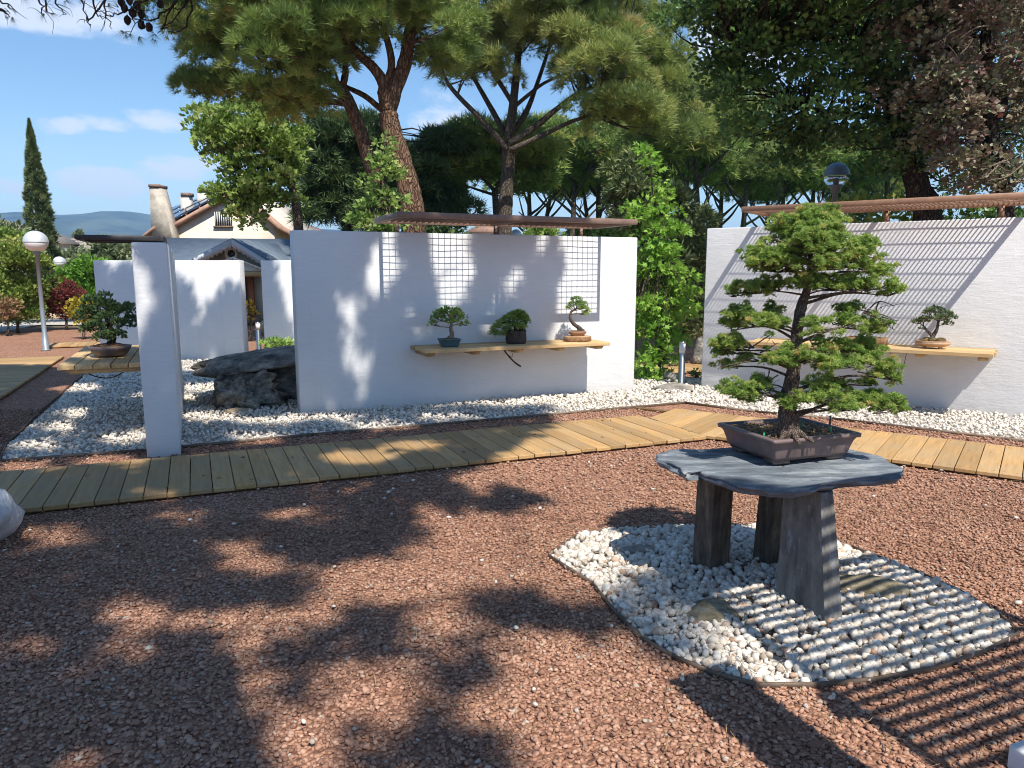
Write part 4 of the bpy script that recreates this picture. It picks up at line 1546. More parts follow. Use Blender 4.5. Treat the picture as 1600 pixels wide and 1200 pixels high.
# ------------------------------------------------------------------ small bonsai on the shelves
def on_shelf(o, along, out, k, d, z): 
    p = o + along * k + out * d
    return Vector((p.x, p.y, z))


def mini(label, p, spec):
    t = thing('bonsai_tree', label, 'bonsai', tuple(p), 'small bonsai set out on the shelves')
    return t


def twig_net(g, tips, base, r0, r1, bend=0.15):
    for q in tips: branch(g, base, q, r0, r1, 5, bend, 4)


def mini_foliage(t, pads, mat, tpl, size, dens, parent_nodes, bark, r0=0.006):
    g, gb = Geo(), Geo()
    for (c, rx, ry, rz) in pads:
        n = int(dens * (rx * ry + rx * rz + ry * rz) * 4)
        d = unit(n); d[:, 2] = np.where(d[:, 2] < -0.4, -d[:, 2], d[:, 2])
        p = np.array(c) + d * (rng.uniform(0.25, 1, n) ** 0.6)[:, None] * np.array([rx, ry, rz])
        base = np.clip(rng.normal(0.45, 0.1), 0, 1)
        scatter(g, tpl[0], tpl[1], p, d + np.array([0, 0, 0.5]), size * rng.uniform(0.7, 1.25, n), np.clip(base + rng.normal(0, 0.15, n), 0, 1))
        st = min(parent_nodes, key=lambda q: (Vector(q) - Vector(c)).length + max(0, q[2] - c[2]) * 2)
        branch(gb, st, c, r0, r0 * 0.4, 6, 0.12, 5)
        for _ in range(8):
            e = Vector(c) + Vector((random.uniform(-.8, .8) * rx, random.uniform(-.8, .8) * ry, random.uniform(-.4, .7) * rz))
            branch(gb, Vector(c).lerp(Vector(st), random.uniform(0, .4)), e, r0 * 0.5, r0 * 0.2, 4, 0.12, 3)
    stuff(g.build('foliage', M[mat], t))
    gb.build('branches', M[bark], t, smooth=True)


Z2 = 0.757
# left: broad-leaved with pale trunk in a blue pot
p = on_shelf(S2, W2, N2, along_for(702, S2, W2, N2 * 0.36, Z2), 0.36, Z2)
t = mini('leafy bonsai with pale forked trunk in a small blue pot', p, 0)
rect_pot(Vector((p.x, p.y, 0)), W2, NW, 0.235, 0.17, Z2 + 0.010, [(-0.022, 0), (-0.020, 0.006), (-0.010, 0.045), (-0.002, 0.070), (0.004, 0.072), (0.004, 0.084), (-0.008, 0.084), (-0.010, 0.074)], 0.01, M['pot_blue'], t, True, 'pot', 0.010)
g = Geo(); V, F = rock_verts(3, (0.092, 0.062, 0.028), 5, 0.2); R = np.array(Matrix.Rotation(0.41, 3, 'Z')); g.add(V @ R.T + np.array((p.x, p.y, Z2 + 0.082)), F); g.build('soil', M['soil'], t, smooth=True)
c0 = p + UP * 0.085
tr = smooth_path([c0 + W2 * 0.0, c0 + W2 * 0.035 + UP * 0.05, c0 + W2 * 0.02 + UP * 0.12, c0 + W2 * 0.03 + UP * 0.19], 4)
g = Geo(); tube(g, tr, list(np.linspace(0.034, 0.015, len(tr))), 9, wob=0.08); g.build('trunk', M['pale_bark'], t, smooth=True)
pads = [(c0 + W2 * a + N2 * b + UP * z, rx, rx * .8, rz) for a, b, z, rx, rz in ((-0.02, 0, 0.315, .10, .055), (-0.13, .02, 0.23, .10, .055), (0.13, -.02, 0.235, .10, .055), (0.06, .08, 0.28, .09, .05), (-0.08, -.06, 0.28, .09, .05), (-0.19, 0, 0.17, .05, .035), (0.19, .02, 0.165, .055, .035), (0.02, .1, 0.2, .07, .04), (0.1, 0, 0.31, .06, .04), (-0.1, .03, 0.31, .06, .035))]
mini_foliage(t, pads, 'bonsai_needle', LEAFW, 0.034, 1500, tr[5:], 'pale_bark', 0.007)
# middle: dense pine spilling left from a black hollow stump
p = on_shelf(S2, W2, N2, along_for(806, S2, W2, N2 * 0.30, Z2), 0.30, Z2)
t = mini('dense pine bonsai spilling left out of a black stump pot', p, 0)
g = Geo(); lathe(g, [(0.105, 0), (0.113, 0.01), (0.118, 0.06), (0.115, 0.12), (0.122, 0.158), (0.11, 0.160), (0.10, 0.145)], 22, tuple(p), 0, 1.12, 0.85, 0.4)
V = g.V[0]; rr = rng.uniform(-0.006, 0.006, len(V)); V[:, 0] += rr; V[:, 1] += rr[::-1]
g.build('pot', M['pot_bark'], t)
g = Geo(); tube(g, smooth_path([p + UP * 0.14 + W2 * 0.06, p + W2 * 0.115 + UP * 0.24, p + W2 * 0.165 + UP * 0.335], 4), [0.04, 0.04, 0.036, 0.034, 0.03, 0.026, 0.022, 0.018, 0.010], 8, wob=0.15)
tr = smooth_path([p + UP * 0.14, p + UP * 0.22 - W2 * 0.02, p + UP * 0.27 - W2 * 0.12, p + UP * 0.20 - W2 * 0.27], 5)
tube(g, tr, list(np.linspace(0.028, 0.008, len(tr))), 8, wob=0.1)
g.build('trunk', M['dark_bark'], t, smooth=True)
pads = [(p + W2 * a + N2 * b + UP * z, rx, rx * .8, rz) for a, b, z, rx, rz in ((0.0, 0, 0.33, .12, .06), (0.06, .05, 0.27, .10, .06), (-0.10, .03, 0.30, .10, .055), (-0.18, 0, 0.25, .08, .05), (-0.25, .02, 0.20, .08, .05), (-0.29, 0, 0.13, .07, .05), (-0.22, .06, 0.12, .07, .04), (-0.08, .08, 0.22, .09, .05), (0.02, .10, 0.20, .08, .05), (0.08, 0, 0.32, .08, .05), (0.02, .06, .37, .08, .04), (-0.15, .1, .17, .06, .04))]
mini_foliage(t, pads, 'bonsai_needle', TUFT_B, 0.032, 2100, tr, 'dark_bark', 0.007)
# right: windswept in a low red pot on a log disc
p = on_shelf(S2, W2, N2, along_for(902, S2, W2, N2 * 0.30, Z2), 0.30, Z2)
disc = thing('log_slice', 'cut log slice with rough bark under the right shelf bonsai', 'log slice', tuple(p))
g = Geo(); lathe(g, [(0.175, 0), (0.185, 0.01), (0.183, 0.05), (0.178, 0.060)], 40, tuple(p), 0, 1.0, 0.82, 0.4)
V = g.V[0]; rr = rng.uniform(0.965, 1.02, len(V)); V[:, :2] = (V[:, :2] - np.array(p[:2])) * rr[:, None] + np.array(p[:2])
g.build('bark_rim', M['log_bark'], disc)
g = Geo(); lathe(g, [(0.168, 0.058), (0.166, 0.063)], 32, tuple(p), 0, 1, 0.82, 0.4); g.build('cut_face', M['log_cut'], disc)
p = p + UP * 0.064
t = mini('slim twisting bonsai in a low red pot on a log slice', p, 0)
g = Geo(); lathe(g, [(0.075, 0), (0.082, 0.006), (0.108, 0.035), (0.115, 0.048), (0.112, 0.058), (0.100, 0.060), (0.095, 0.05)], 26, tuple(p), 0, 1.05, 0.8, 0.4); g.build('pot', M['pot_red'], t, smooth=True)
c0 = p + UP * 0.052
g = Geo(); V, F = rock_verts(3, (0.092, 0.07, 0.022), 8, 0.2); g.add(V + np.array(c0), F); g.build('soil', M['soil'], t, smooth=True)
tr = smooth_path([c0 + W2 * 0.075, c0 + W2 * 0.02 + UP * 0.05, c0 - W2 * 0.055 + UP * 0.10, c0 - W2 * 0.105 + UP * 0.17, c0 - W2 * 0.095 + UP * 0.25, c0 - W2 * 0.03 + UP * 0.285], 4)
g = Geo(); tube(g, tr, list(np.linspace(0.030, 0.010, len(tr))), 9, wob=0.12)
tr2 = smooth_path([c0 + W2 * 0.03 + UP * 0.0, c0 + W2 * 0.0 + UP * 0.06, c0 - W2 * 0.06 + UP * 0.115], 4); tube(g, tr2, list(np.linspace(0.024, 0.014, len(tr2))), 8, wob=0.12)
g.build('trunk', M['bonsai_bark'], t, smooth=True)
pads = [(c0 + W2 * a + N2 * b + UP * z, rx, rx * .85, rz) for a, b, z, rx, rz in ((-0.02, 0, 0.40, .075, .04), (-0.08, .02, 0.34, .075, .04), (0.04, 0.02, 0.345, .08, .04), (0.10, 0, 0.29, .06, .035), (0.03, .06, 0.30, .06, .04), (0.09, .03, 0.22, .05, .03), (-0.12, 0, 0.30, .05, .03), (0.14, 0, 0.25, .04, .025))]
mini_foliage(t, pads, 'bonsai_needle', TUFT_B, 0.026, 2600, tr[14:], 'bonsai_bark', 0.006)
# dead stick and wire hanging below the shelf
q = S2 + W2 * along_for(786, S2, W2, N2 * 0.40, 0.70) + N2 * 0.40 + UP * 0.71
g = Geo(); tube(g, smooth_path([q, q + W2 * 0.07 - UP * 0.09, q + W2 * 0.15 - UP * 0.17, q + W2 * 0.23 - UP * 0.225], 4), list(np.linspace(0.009, 0.012, 13)), 6, wob=0.15)
tag(g.build('hanging_stick', M['wire'], None, smooth=True), 'dark crooked stick hanging under the shelf with three bonsai', 'stick')
g = Geo(); tube(g, smooth_path([q, q + W2 * 0.10 - UP * 0.03, q + W2 * 0.12 - UP * 0.10, q + W2 * 0.03 - UP * 0.06], 5), 0.0025, 5)
tag(g.build('hanging_wire', M['wire'], None), 'thin looped wire under the shelf with three bonsai', 'wire')
for k, dz, lab in ((1.60, 0.26, 'shorter thin wire hanging under the shelf behind the big bonsai'), (1.76, 0.32, 'longer thin wire hanging under the shelf behind the big bonsai')):
    q = S3 + W3 * k + N3 * 0.60 + UP * 0.72
    g = Geo(); tube(g, smooth_path([q, q - UP * dz * 0.5 - W3 * 0.02, q - UP * dz + W3 * (0.01 if k < 1.7 else -0.05)], 5), 0.0035, 5)
    tag(g.build('hanging_wire', M['wire'], None), lab, 'wire')

# wall behind the big bonsai: olive in an oval pot, and a half hidden one in a wooden tray
Z3 = 0.769
p = on_shelf(S3, W3, N3, 1.98, 0.36, Z3)
t = mini('olive toned bonsai with two trunks in an oval tan pot', p, 0)
for k in range(3):
    pass
g = Geo(); lathe(g, [(0.13, 0.022), (0.17, 0.034), (0.192, 0.052), (0.198, 0.062), (0.182, 0.066), (0.19, 0.078), (0.188, 0.086), (0.168, 0.086), (0.162, 0.074)], 32, tuple(p), 0, 0.92, 0.70, -0.62); g.build('pot', M['pot_tan'], t, smooth=True)
for a, b in ((-.08, -.05), (.08, -.05), (.08, .05), (-.08, .05)):
    q = p + W3 * a + N3 * b; g = Geo(); lathe(g, [(0.016, 0), (0.020, 0.026)], 10, tuple(q)); g.build('foot', M['pot_tan'], t)
c0 = p + UP * 0.082
g = Geo()
for sx, sz, s, a in ((0.06, 0.05, 3, 0.075), (0.075, 0.045, 4, -0.075), (0.06, 0.04, 6, 0.0)):
    V, F = rock_verts(3, (sx, sx * .8, sz), s, 0.25); g.add(V + np.array(c0 + W3 * a), F)
g.build('soil', M['moss'], t, smooth=True)
tr = smooth_path([c0 - W3 * 0.02, c0 + UP * 0.06 - W3 * 0.0, c0 + UP * 0.13 + W3 * 0.03, c0 + UP * 0.22 + W3 * 0.04], 4)
tr2 = smooth_path([c0 - W3 * 0.03, c0 + UP * 0.05 - W3 * 0.01, c0 + UP * 0.11 - W3 * 0.06, c0 + UP * 0.16 - W3 * 0.10], 4)
g = Geo(); tube(g, tr, list(np.linspace(0.030, 0.012, len(tr))), 9, wob=0.1); tube(g, tr2, list(np.linspace(0.024, 0.010, len(tr2))), 8, wob=0.1); g.build('trunk', M['bonsai_bark'], t, smooth=True)
pads = [(c0 + W3 * a + N3 * b + UP * z, rx, rx * .8, rz) for a, b, z, rx, rz in ((0.0, 0, 0.335, .095, .05), (-0.05, .02, 0.30, .08, .045), (0.10, 0, 0.29, .09, .05), (0.16, .02, 0.255, .07, .04), (0.06, .06, 0.25, .08, .045), (-0.12, 0, 0.22, .08, .035), (-0.18, .02, 0.195, .065, .03), (-0.08, .05, 0.24, .06, .035), (0.13, 0, 0.19, .06, .03), (-0.12, .02, 0.13, .03, .018))]
mini_foliage(t, pads, 'olive_leaf', LEAFW, 0.028, 2300, tr[4:] + tr2[4:], 'bonsai_bark', 0.006)
p = on_shelf(S3, W3, N3, 1.30, 0.34, Z3)
t = mini('bonsai in a rough brown wooden tray half hidden by the big bonsai', p, 0)
rect_pot(Vector((p.x, p.y, 0)), W3, N3.cross(UP).cross(UP) * -1 if False else Vector((-W3.y, W3.x, 0)), 0.42, 0.22, Z3 + 0.004, [(0, 0), (0.002, 0.05), (0.004, 0.085), (-0.012, 0.085), (-0.014, 0.07)], 0.01, M['log_bark'], t, False)
c0 = p + UP * 0.075
g = Geo(); V, F = rock_verts(3, (0.19, 0.09, 0.03), 9, 0.2); g.add(V @ np.array(Matrix.Rotation(-0.62, 3, 'Z')).T + np.array(c0), F); g.build('soil', M['soil'], t, smooth=True)
tr = smooth_path([c0, c0 + UP * 0.07 + W3 * 0.03, c0 + UP * 0.16 + W3 * 0.05, c0 + UP * 0.24 + W3 * 0.02], 4)
g = Geo(); tube(g, tr, list(np.linspace(0.028, 0.010, len(tr))), 8, wob=0.1); g.build('trunk', M['bonsai_bark'], t, smooth=True)
pads = [(c0 + W3 * a + N3 * b + UP * z, rx, rx * .8, rz) for a, b, z, rx, rz in ((0.02, 0, 0.27, .10, .04), (-0.10, 0, 0.21, .10, .04), (0.13, .02, 0.19, .10, .035), (0.20, .02, 0.14, .06, .025), (0.05, .06, 0.2, .08, .035))]
mini_foliage(t, pads, 'olive_leaf', SPRAY, 0.030, 1500, tr[4:], 'bonsai_bark', 0.006)
# dark bonsai on the shaded shelf
p = SPW + WP * 0.72 - W2 * 0.36 + UP * 0.757
t = mini('dark dense bonsai in a round brown pot on the shaded shelf', p, 0)
g = Geo(); lathe(g, [(0.13, 0.012), (0.15, 0.02), (0.19, 0.08), (0.20, 0.11), (0.188, 0.112), (0.18, 0.1)], 28, tuple(p)); g.build('pot', M['pot_brown'], t, smooth=True)
for a in range(3):
    g = Geo(); lathe(g, [(0.02, 0), (0.022, 0.02)], 8, tuple(p + Vector((math.cos(a * 2.1) * .1, math.sin(a * 2.1) * .1, 0)))); g.build('foot', M['pot_brown'], t)
g = Geo(); V, F = rock_verts(3, (0.17, 0.17, 0.04), 12, 0.2); g.add(V + np.array(p + UP * 0.1), F); g.build('soil', M['soil'], t, smooth=True)
c0 = p + UP * 0.11
tr = smooth_path([c0, c0 + UP * 0.10 + W2 * 0.03, c0 + UP * 0.22, c0 + UP * 0.34 - W2 * 0.02], 4)
g = Geo(); tube(g, tr, list(np.linspace(0.045, 0.014, len(tr))), 8, wob=0.1); g.build('trunk', M['dark_bark'], t, smooth=True)
pads = [(c0 + W2 * a + WP * b + UP * z, rx, rx * .9, rz) for a, b, z, rx, rz in ((-0.12, 0, 0.42, .12, .09), (-0.02, 0, 0.38, .13, .09), (-0.17, 0, 0.30, .13, .08), (0.10, 0, 0.33, .12, .08), (0.17, .02, 0.36, .09, .07), (0.0, -.08, 0.26, .14, .08), (-0.12, -.06, 0.18, .12, .07), (0.13, -.04, 0.20, .12, .07), (-0.05, -.10, 0.08, .10, .06), (0.06, -.08, 0.10, .11, .07), (-0.2, 0, 0.16, .07, .05), (-0.02, 0.05, 0.5, .07, .04), (0.2, 0, .25, .08, .06))]
mini_foliage(t, pads, 'dark_needle', LEAFW, 0.036, 1500, tr[3:], 'dark_bark', 0.008)
g = Geo(); q = SPW + WP * 0.10 - W2 * 0.45 + UP * 0.71
tube(g, smooth_path([q, q - W2 * 0.05 - UP * 0.05, q + W2 * 0.12 - UP * 0.10 , q + W2 * 0.3 - UP * 0.02], 5), 0.006, 6)
tag(g.build('hanging_wire', M['wire'], None), 'black cable sagging under the shaded shelf of the dark bonsai', 'wire')

# ------------------------------------------------------------------ rocks, block, bollards, lamps
dol = thing('rock_arrangement', 'big dark stone slab resting on a craggy pedestal rock beside the broad wall', 'rock', (-3.0, 8.9, 0))
def dr(name, c, size, seed, mat, rot=0, rough=.3, tilt=(0, 0), freq=1.6, cuts=9):
    return rock(name, c, size, seed, mat, dol, 4, rot, rough, tilt, freq, 0.0, cuts)
c = D(400, 572, 9.35); dr('top_slab', (c.x + 0.34, 9.30, 0.55), (1.02, 0.62, 0.15), 31, M['dark_rock'], 0.25, 0.26, (0.0, -0.13), 1.4)
c = D(384, 605, 8.75); dr('pedestal_rock', (c.x, 8.72, 0.15), (0.40, 0.31, 0.30), 36, M['craggy_rock'], 0.4, 0.75, (0, 0), 2.8, 3)
c = D(455, 600, 9.2); dr('pedestal_rock', (c.x, 9.25, 0.2), (0.36, 0.32, 0.42), 33, M['dark_rock'], 1.1, 0.4)
c = G(358, 640); dr('foot_rock', (c.x, c.y + 0.1, 0.05), (0.20, 0.16, 0.13), 34, M['dark_rock'], 0.2, 0.4)
c = G(432, 632); dr('foot_rock', (c.x, c.y + 0.1, 0.05), (0.20, 0.16, 0.14), 37, M['dark_rock'], 0.2, 0.4)
c = G(372, 648); dr('foot_rock', (c.x, c.y, 0.02), (0.18, 0.11, 0.06), 35, M['sand_rock'], 0.2, 0.25)
p = G(-196, 880)
tag(rock('white_rock', (p.x, p.y, 0.13), (0.68, 0.5, 0.46), 41, M['white_rock'], None, 4, 0.3, 0.3), 'pale grey boulder cut off by the left border of the picture', 'rock')
p = G(1050, 612)
tag(rock('flat_rock', (p.x, p.y, 0.045), (0.31, 0.20, 0.095), 42, M['grey_rock'], None, 4, 0.1, 0.25), 'flat layered rock lying in front of the steel bollard light', 'rock')
p = G(1050, 598)
tag(rock('flat_rock', (p.x, p.y, 0.09), (0.17, 0.11, 0.07), 43, M['grey_rock'], None, 3, 0.5, 0.3), 'smaller rock between the flat rock and the bollard light', 'rock')
p = G(1085, 572)
tag(rock('dark_boulder', (p.x + 0.12, p.y, 0.18), (0.22, 0.3, 0.32), 44, M['dark_rock'], None, 3, 0.5, 0.3), 'dark boulder at the left end behind the wall of the big bonsai', 'rock')
p = G(395, 535)
tag(rock('pale_boulder', (p.x, p.y + 2.2, 0.2), (0.55, 0.4, 0.32), 45, M['sand_rock'], None, 3, 0.2, 0.3), 'pale boulder seen in the gap between the back walls', 'rock')
for (px, py, s, lab) in ((150, 500, 0.25, 'pale stone under the yellow shrub'), (88, 497, 0.3, 'pale stone beside the red maple')):
    p = G(px, py); tag(rock('pale_boulder', (p.x, p.y, 0.08), (s, s * .7, s * .5), int(px), M['sand_rock'], None, 3, 0.2, 0.3), lab, 'rock')
# painted block at the lower right corner
p = G(1562, 1194)
blk = thing('painted_block', 'white painted block at the lower right corner of the picture', 'block', (p.x + 0.1, p.y, 0))
g = Geo(); obox(g, p + W2 * 0.0 - NW * 0.02 + UP * 0.0, W2 * 0.34, -NW * 0.3, UP * 0.085); g.build('base', M['block_white'], blk, bevel=0.008)
g = Geo(); obox(g, p + W2 * 0.05 - NW * 0.06 + UP * 0.085, W2 * 0.26, -NW * 0.22, UP * 0.035); g.build('plinth', M['block_white'], blk, bevel=0.008)


def bollard(px, py, h, label, r=0.045):
    p = G(px, py)
    t = thing('bollard_light', label, 'bollard', tuple(p))
    g = Geo(); lathe(g, [(r * 1.35, 0), (r * 1.35, 0.012), (r, 0.014), (r, h * .74)], 20, tuple(p)); g.build('post', M['steel'], t, smooth=False)
    g = Geo(); lathe(g, [(r * .93, h * .74), (r * .93, h * .96)], 20, tuple(p)); g.build('diffuser', M['trim_white'], t)
    g = Geo(); lathe(g, [(r * 1.0, h * .96), (r * 1.02, h * .985), (r * .8, h)], 20, tuple(p)); g.build('cap', M['steel'], t)
    return t


bollard(1064, 606, 0.66, 'steel bollard light behind the flat rock between two walls')
bollard(405, 548, 0.6, 'small bollard light in the gap between the back walls', 0.05)


def globe_lamp(loc, hz, r, label, top, low, pole='pole_grey', pr=0.045):
    t = thing('street_lamp', label, 'lamp', tuple(loc), 'globe lamps on tall posts')
    x, y = loc[0], loc[1]
    g = Geo(); lathe(g, [(pr * 1.9, 0), (pr * 1.9, 0.03), (pr * 1.35, 0.04), (pr * 1.35, 0.32), (pr, 0.34), (pr * .85, hz - r * 1.15), (pr * 1.6, hz - r * 1.1), (pr * 1.7, hz - r * .9)], 16, (x, y, 0)); g.build('pole', M[pole], t, smooth=False)
    a = [i * math.pi / 2 / 8 for i in range(9)]
    g = Geo(); lathe(g, [(r * math.cos(q), -r * .88 * math.sin(q)) for q in reversed(a)], 28, (x, y, hz)); g.build('lower_globe', M[low], t, smooth=True)
    g = Geo(); lathe(g, [(r * 1.03, -0.012)] + [(r * 1.02 * math.cos(q) + 0.001, r * math.sin(q)) for q in a], 28, (x, y, hz)); g.build('dome', M[top], t, smooth=True)
    return t


p = G(75, 548); c = D(56, 378, p.y); globe_lamp((c.x, p.y, 0), c.z, 0.225, 'nearer silver globe lamp on a grey post left of the pillar wall', 'globe_silver', 'globe_frost')
c = D(93, 410, 27.5); globe_lamp((c.x, c.y, 0), c.z, 0.215, 'farther silver globe lamp rising out of the red maple', 'globe_silver', 'globe_frost')
c = D(806, 367, 30); globe_lamp((c.x, c.y, 0), c.z, 0.22, 'distant pale globe lamp seen just above the broad wall', 'globe_silver', 'globe_frost')
# lamp with a blue grey dome over a clear bowl
mg = MB('clear_bowl'); mg.p.inputs['Base Color'].default_value = (0.85, 0.88, 0.9, 1); mg.p.inputs['Roughness'].default_value = 0.06
mg.p.inputs['Transmission Weight'].default_value = 0.85; mg.p.inputs['IOR'].default_value = 1.1; mg.done('clear_bowl')
c = D(1307, 274, 15.5)
t = thing('street_lamp', 'lamp with blue grey dome over a clear bowl behind the right wall', 'lamp', (c.x, c.y, 0), 'globe lamps on tall posts')
g = Geo(); lathe(g, [(0.085, 0), (0.085, 0.04), (0.06, 0.06), (0.055, c.z - 0.36), (0.095, c.z - 0.34), (0.10, c.z - 0.25), (0.14, c.z - 0.22), (0.14, c.z - 0.19)], 16, (c.x, c.y, 0)); g.build('pole', M['pole_grey'], t)
R_ = 0.245
g = Geo(); lathe(g, [(R_ * 1.04, -0.02), (R_ * 1.05, 0.01)] + [(R_ * math.cos(q) + 0.001, 0.01 + R_ * math.sin(q)) for q in [i * math.pi / 2 / 8 for i in range(9)]], 28, (c.x, c.y, c.z)); lathe(g, [(0.02, 0.25), (0.012, 0.275)], 10, (c.x, c.y, c.z)); g.build('dome', M['blue_dome'], t, smooth=True)
g = Geo(); lathe(g, [(R_ * .55, -0.20), (R_ * .8, -0.16), (R_ * .95, -0.09), (R_ * .99, -0.022)], 28, (c.x, c.y, c.z)); g.build('bowl', M['clear_bowl'], t, smooth=True)
g = Geo(); lathe(g, [(0.05, -0.19), (0.05, -0.08), (0.03, -0.05)], 14, (c.x, c.y, c.z)); g.build('bulb', M['globe_frost'], t)


# ------------------------------------------------------------------ buildings beyond the garden
def quad_slab(g, p4, t):
    vprism(g, p4, (0, 0, -t))


def scallops(g, a, b, h, tooth, Y, thick):
    """barge board between a and b (points on the gable), scalloped along its lower edge"""
    a, b = Vector(a), Vector(b)
    n = max(4, int((b - a).length / tooth))
    up = [a, b]
    low = []
    for i in range(n, -1, -1):
        q = a.lerp(b, i / n); low.append(q - UP * h)
        if i: low.append(a.lerp(b, (i - 0.5) / n) - UP * (h + tooth * .45))
    vprism(g, [tuple(q) for q in up + low], (0, thick, 0))


Y0 = 24.0
pav = thing('pavilion', 'cream garden pavilion with slate roof and scalloped gable', 'building', tuple(G(370, 497)))
PV = lambda px, py, Y=Y0: D(px, py, Y)
g = Geo()
lo = lambda px: Vector((PV(px, 480).x, Y0, 0.0))
gab = [lo(262), lo(468), PV(468, 428), PV(440, 421), PV(362, 381), PV(284, 414), PV(262, 428)]
vprism(g, [tuple(q) for q in gab], (0, 0.3, 0)); g.build('wall', M['pavilion_cream'], pav)
g = Geo()
e0, e1 = PV(225, 437, 24.2), PV(500, 437, 24.2); r0, r1 = PV(250, 371.5, 28.5), PV(500, 374, 28.5)
quad_slab(g, [tuple(q) for q in (e0, e1, r1, r0)], 0.12); rf = g.build('roof', M['slate_roof'], pav)
g = Geo()
ap, apb = PV(362, 372, 23.4), PV(362, 372, 23.4) + Vector((0, 4.4, 0))
l_, r_ = PV(268, 420, 23.4), PV(452, 428, 23.4)
quad_slab(g, [tuple(q) for q in (l_, ap, apb, l_ + Vector((0, 4.4, 0)))], 0.08)
g.build('gable_roof', M['slate_roof'], pav)
g = Geo(); quad_slab(g, [tuple(q) for q in (ap, r_, r_ + Vector((0, 4.4, 0)), apb)], 0.08); g.build('gable_roof', M['slate_roof'], pav)
for a, b in ((l_, ap), (ap, r_)):
    g = Geo(); scallops(g, a + Vector((0, -0.03, -0.02)), b + Vector((0, -0.03, -0.02)), 0.22, 0.15, Y0, 0.03); g.build('bargeboard', M['trim_grey'], pav)
c = PV(362, 396)
g = Geo(); ring = [Vector((c.x + math.cos(a) * 0.17, Y0 - 0.02, c.z + math.sin(a) * 0.17)) for a in np.linspace(0, 2 * math.pi, 25)]
tube(g, ring, 0.055, 8, cap=False); w_ = g.build('round_window', M['trim_white'], pav)
g = Geo(); vprism(g, [(c.x + math.cos(a) * 0.14, Y0 - 0.01, c.z + math.sin(a) * 0.14) for a in np.linspace(0, 2 * math.pi, 20, endpoint=False)], (0, 0.008, 0)); g.build('pane', M['glass_dark'], w_)
# porch gable, door and lintel
YP = 23.2
q = lambda px, py: D(px, py, YP)
pg = thing_dummy = None
g = Geo(); vprism(g, [tuple(v) for v in (q(336, 424), q(338, 412), q(363, 402), q(414, 421), q(414, 424))], (0, 0.15, 0)); g.build('porch_gable', M['house_pale'], pav)
g = Geo(); scallops(g, q(337, 412) + Vector((0, -0.03, 0)), q(364, 401) + Vector((0, -0.03, 0)), 0.04, 0.12, YP, 0.02); scallops(g, q(364, 401) + Vector((0, -0.03, 0)), q(415, 421) + Vector((0, -0.03, 0)), 0.04, 0.12, YP, 0.02); stuff(g.build('scalloped_trim', M['trim_white'], pav))
g = Geo(); a, b = q(330, 432), q(418, 424.5); abox(g, (a.x, YP - 0.05, a.z), (b.x, YP + 0.2, b.z)); g.build('lintel', M['shelf_wood'], pav)
g = Geo(); a, b = PV(370, 490), PV(392, 432); abox(g, (a.x, Y0 - 0.02, 0.1), (b.x, Y0 - 0.005, b.z)); g.build('doorway', M['dark_hole'], pav)
g = Geo(); a, b = PV(388, 490), PV(399, 432); vprism(g, [(a.x, Y0 - 0.03, 0.12), (b.x, Y0 - 0.32, 0.12), (b.x, Y0 - 0.32, b.z), (a.x, Y0 - 0.03, b.z)], (0.05, 0.04, 0)); dr_ = g.build('door', M['door_brown'], pav)
g = Geo(); a, b = PV(374, 497), PV(412, 485); abox(g, (a.x, Y0 - 0.5, 0.0), (b.x, Y0 - 0.36, b.z * .55)); g.build('step', M['pot_red'], pav)

YH = 38.0
H = lambda px, py, Y=YH: D(px, py, Y)
house = thing('house', 'cream house with a tall tapering chimney and solar panels', 'house', (H(330, 400).x, YH, 0))
hx = lambda px: H(px, 380).x
g = Geo()
vprism(g, [tuple(v) for v in (Vector((hx(238), YH, 0)), Vector((hx(428), YH, 0)), H(428, 350), H(368, 298), H(266, 354), H(238, 362))], (0, 9, 0)); g.build('wall', M['house_cream'], house)
def roofslab(a, b, back, t, mat, name='roof'):
    g = Geo(); vprism(g, [tuple(v) for v in (a, b, b + back, a + back)], (0, 0, -t)); return g.build(name, M[mat], house)
ra, rb = H(262, 354, YH - 0.3), H(368, 294, YH - 0.3)
ba, bb = Vector((-4.1, 8.5, 1.45)), Vector((-3.5, 8.5, 0.95))
g = Geo(); vprism(g, [tuple(v) for v in (ra, rb, rb + bb, ra + ba)], (0, 0, -.25)); g.build('roof', M['terracotta_roof'], house)
roofslab(H(368, 294, YH - 0.3), H(434, 351, YH - 0.3), Vector((0.3, 8.5, -1.2)), 0.25, 'terracotta_roof')
roofslab(H(218, 371, YH - 1), H(240, 353, YH - 1), Vector((0, 5, 0.2)), 0.15, 'terracotta_roof')
def panel(u0, u1, v0, v1):
    a, b = H(262, 354, YH - 0.3), H(368, 294, YH - 0.3)
    P_ = lambda u, v: a.lerp(b, u) + ba.lerp(bb, u) * v + UP * 0.10
    g = Geo(); vprism(g, [tuple(P_(u0, v0)), tuple(P_(u1, v0)), tuple(P_(u1, v1)), tuple(P_(u0, v1))], (0, 0, -0.05)); g.build('solar_panel', M['solar'], house)
for i in range(4):
    for j in range(3): panel(0.10 + i * 0.2, 0.285 + i * 0.2, 0.08 + j * 0.29, 0.35 + j * 0.29)
g = Geo(); yc = YH - 0.9
q4 = lambda pts, z0=None: [tuple(D(px, py, yc)) for px, py in pts]
vprism(g, q4([(238, 385), (272, 385), (268, 362), (249, 293), (233, 293)]), (0, 0.8, 0)); g.build('chimney', M['chimney_grey'], house)
g = Geo(); a, b = D(232.6, 292.5, yc), D(249.2, 288, yc); abox(g, (a.x, yc - 0.05, a.z), (b.x, yc + 0.85, b.z)); g.build('chimney_cap', M['brick_cap'], house)
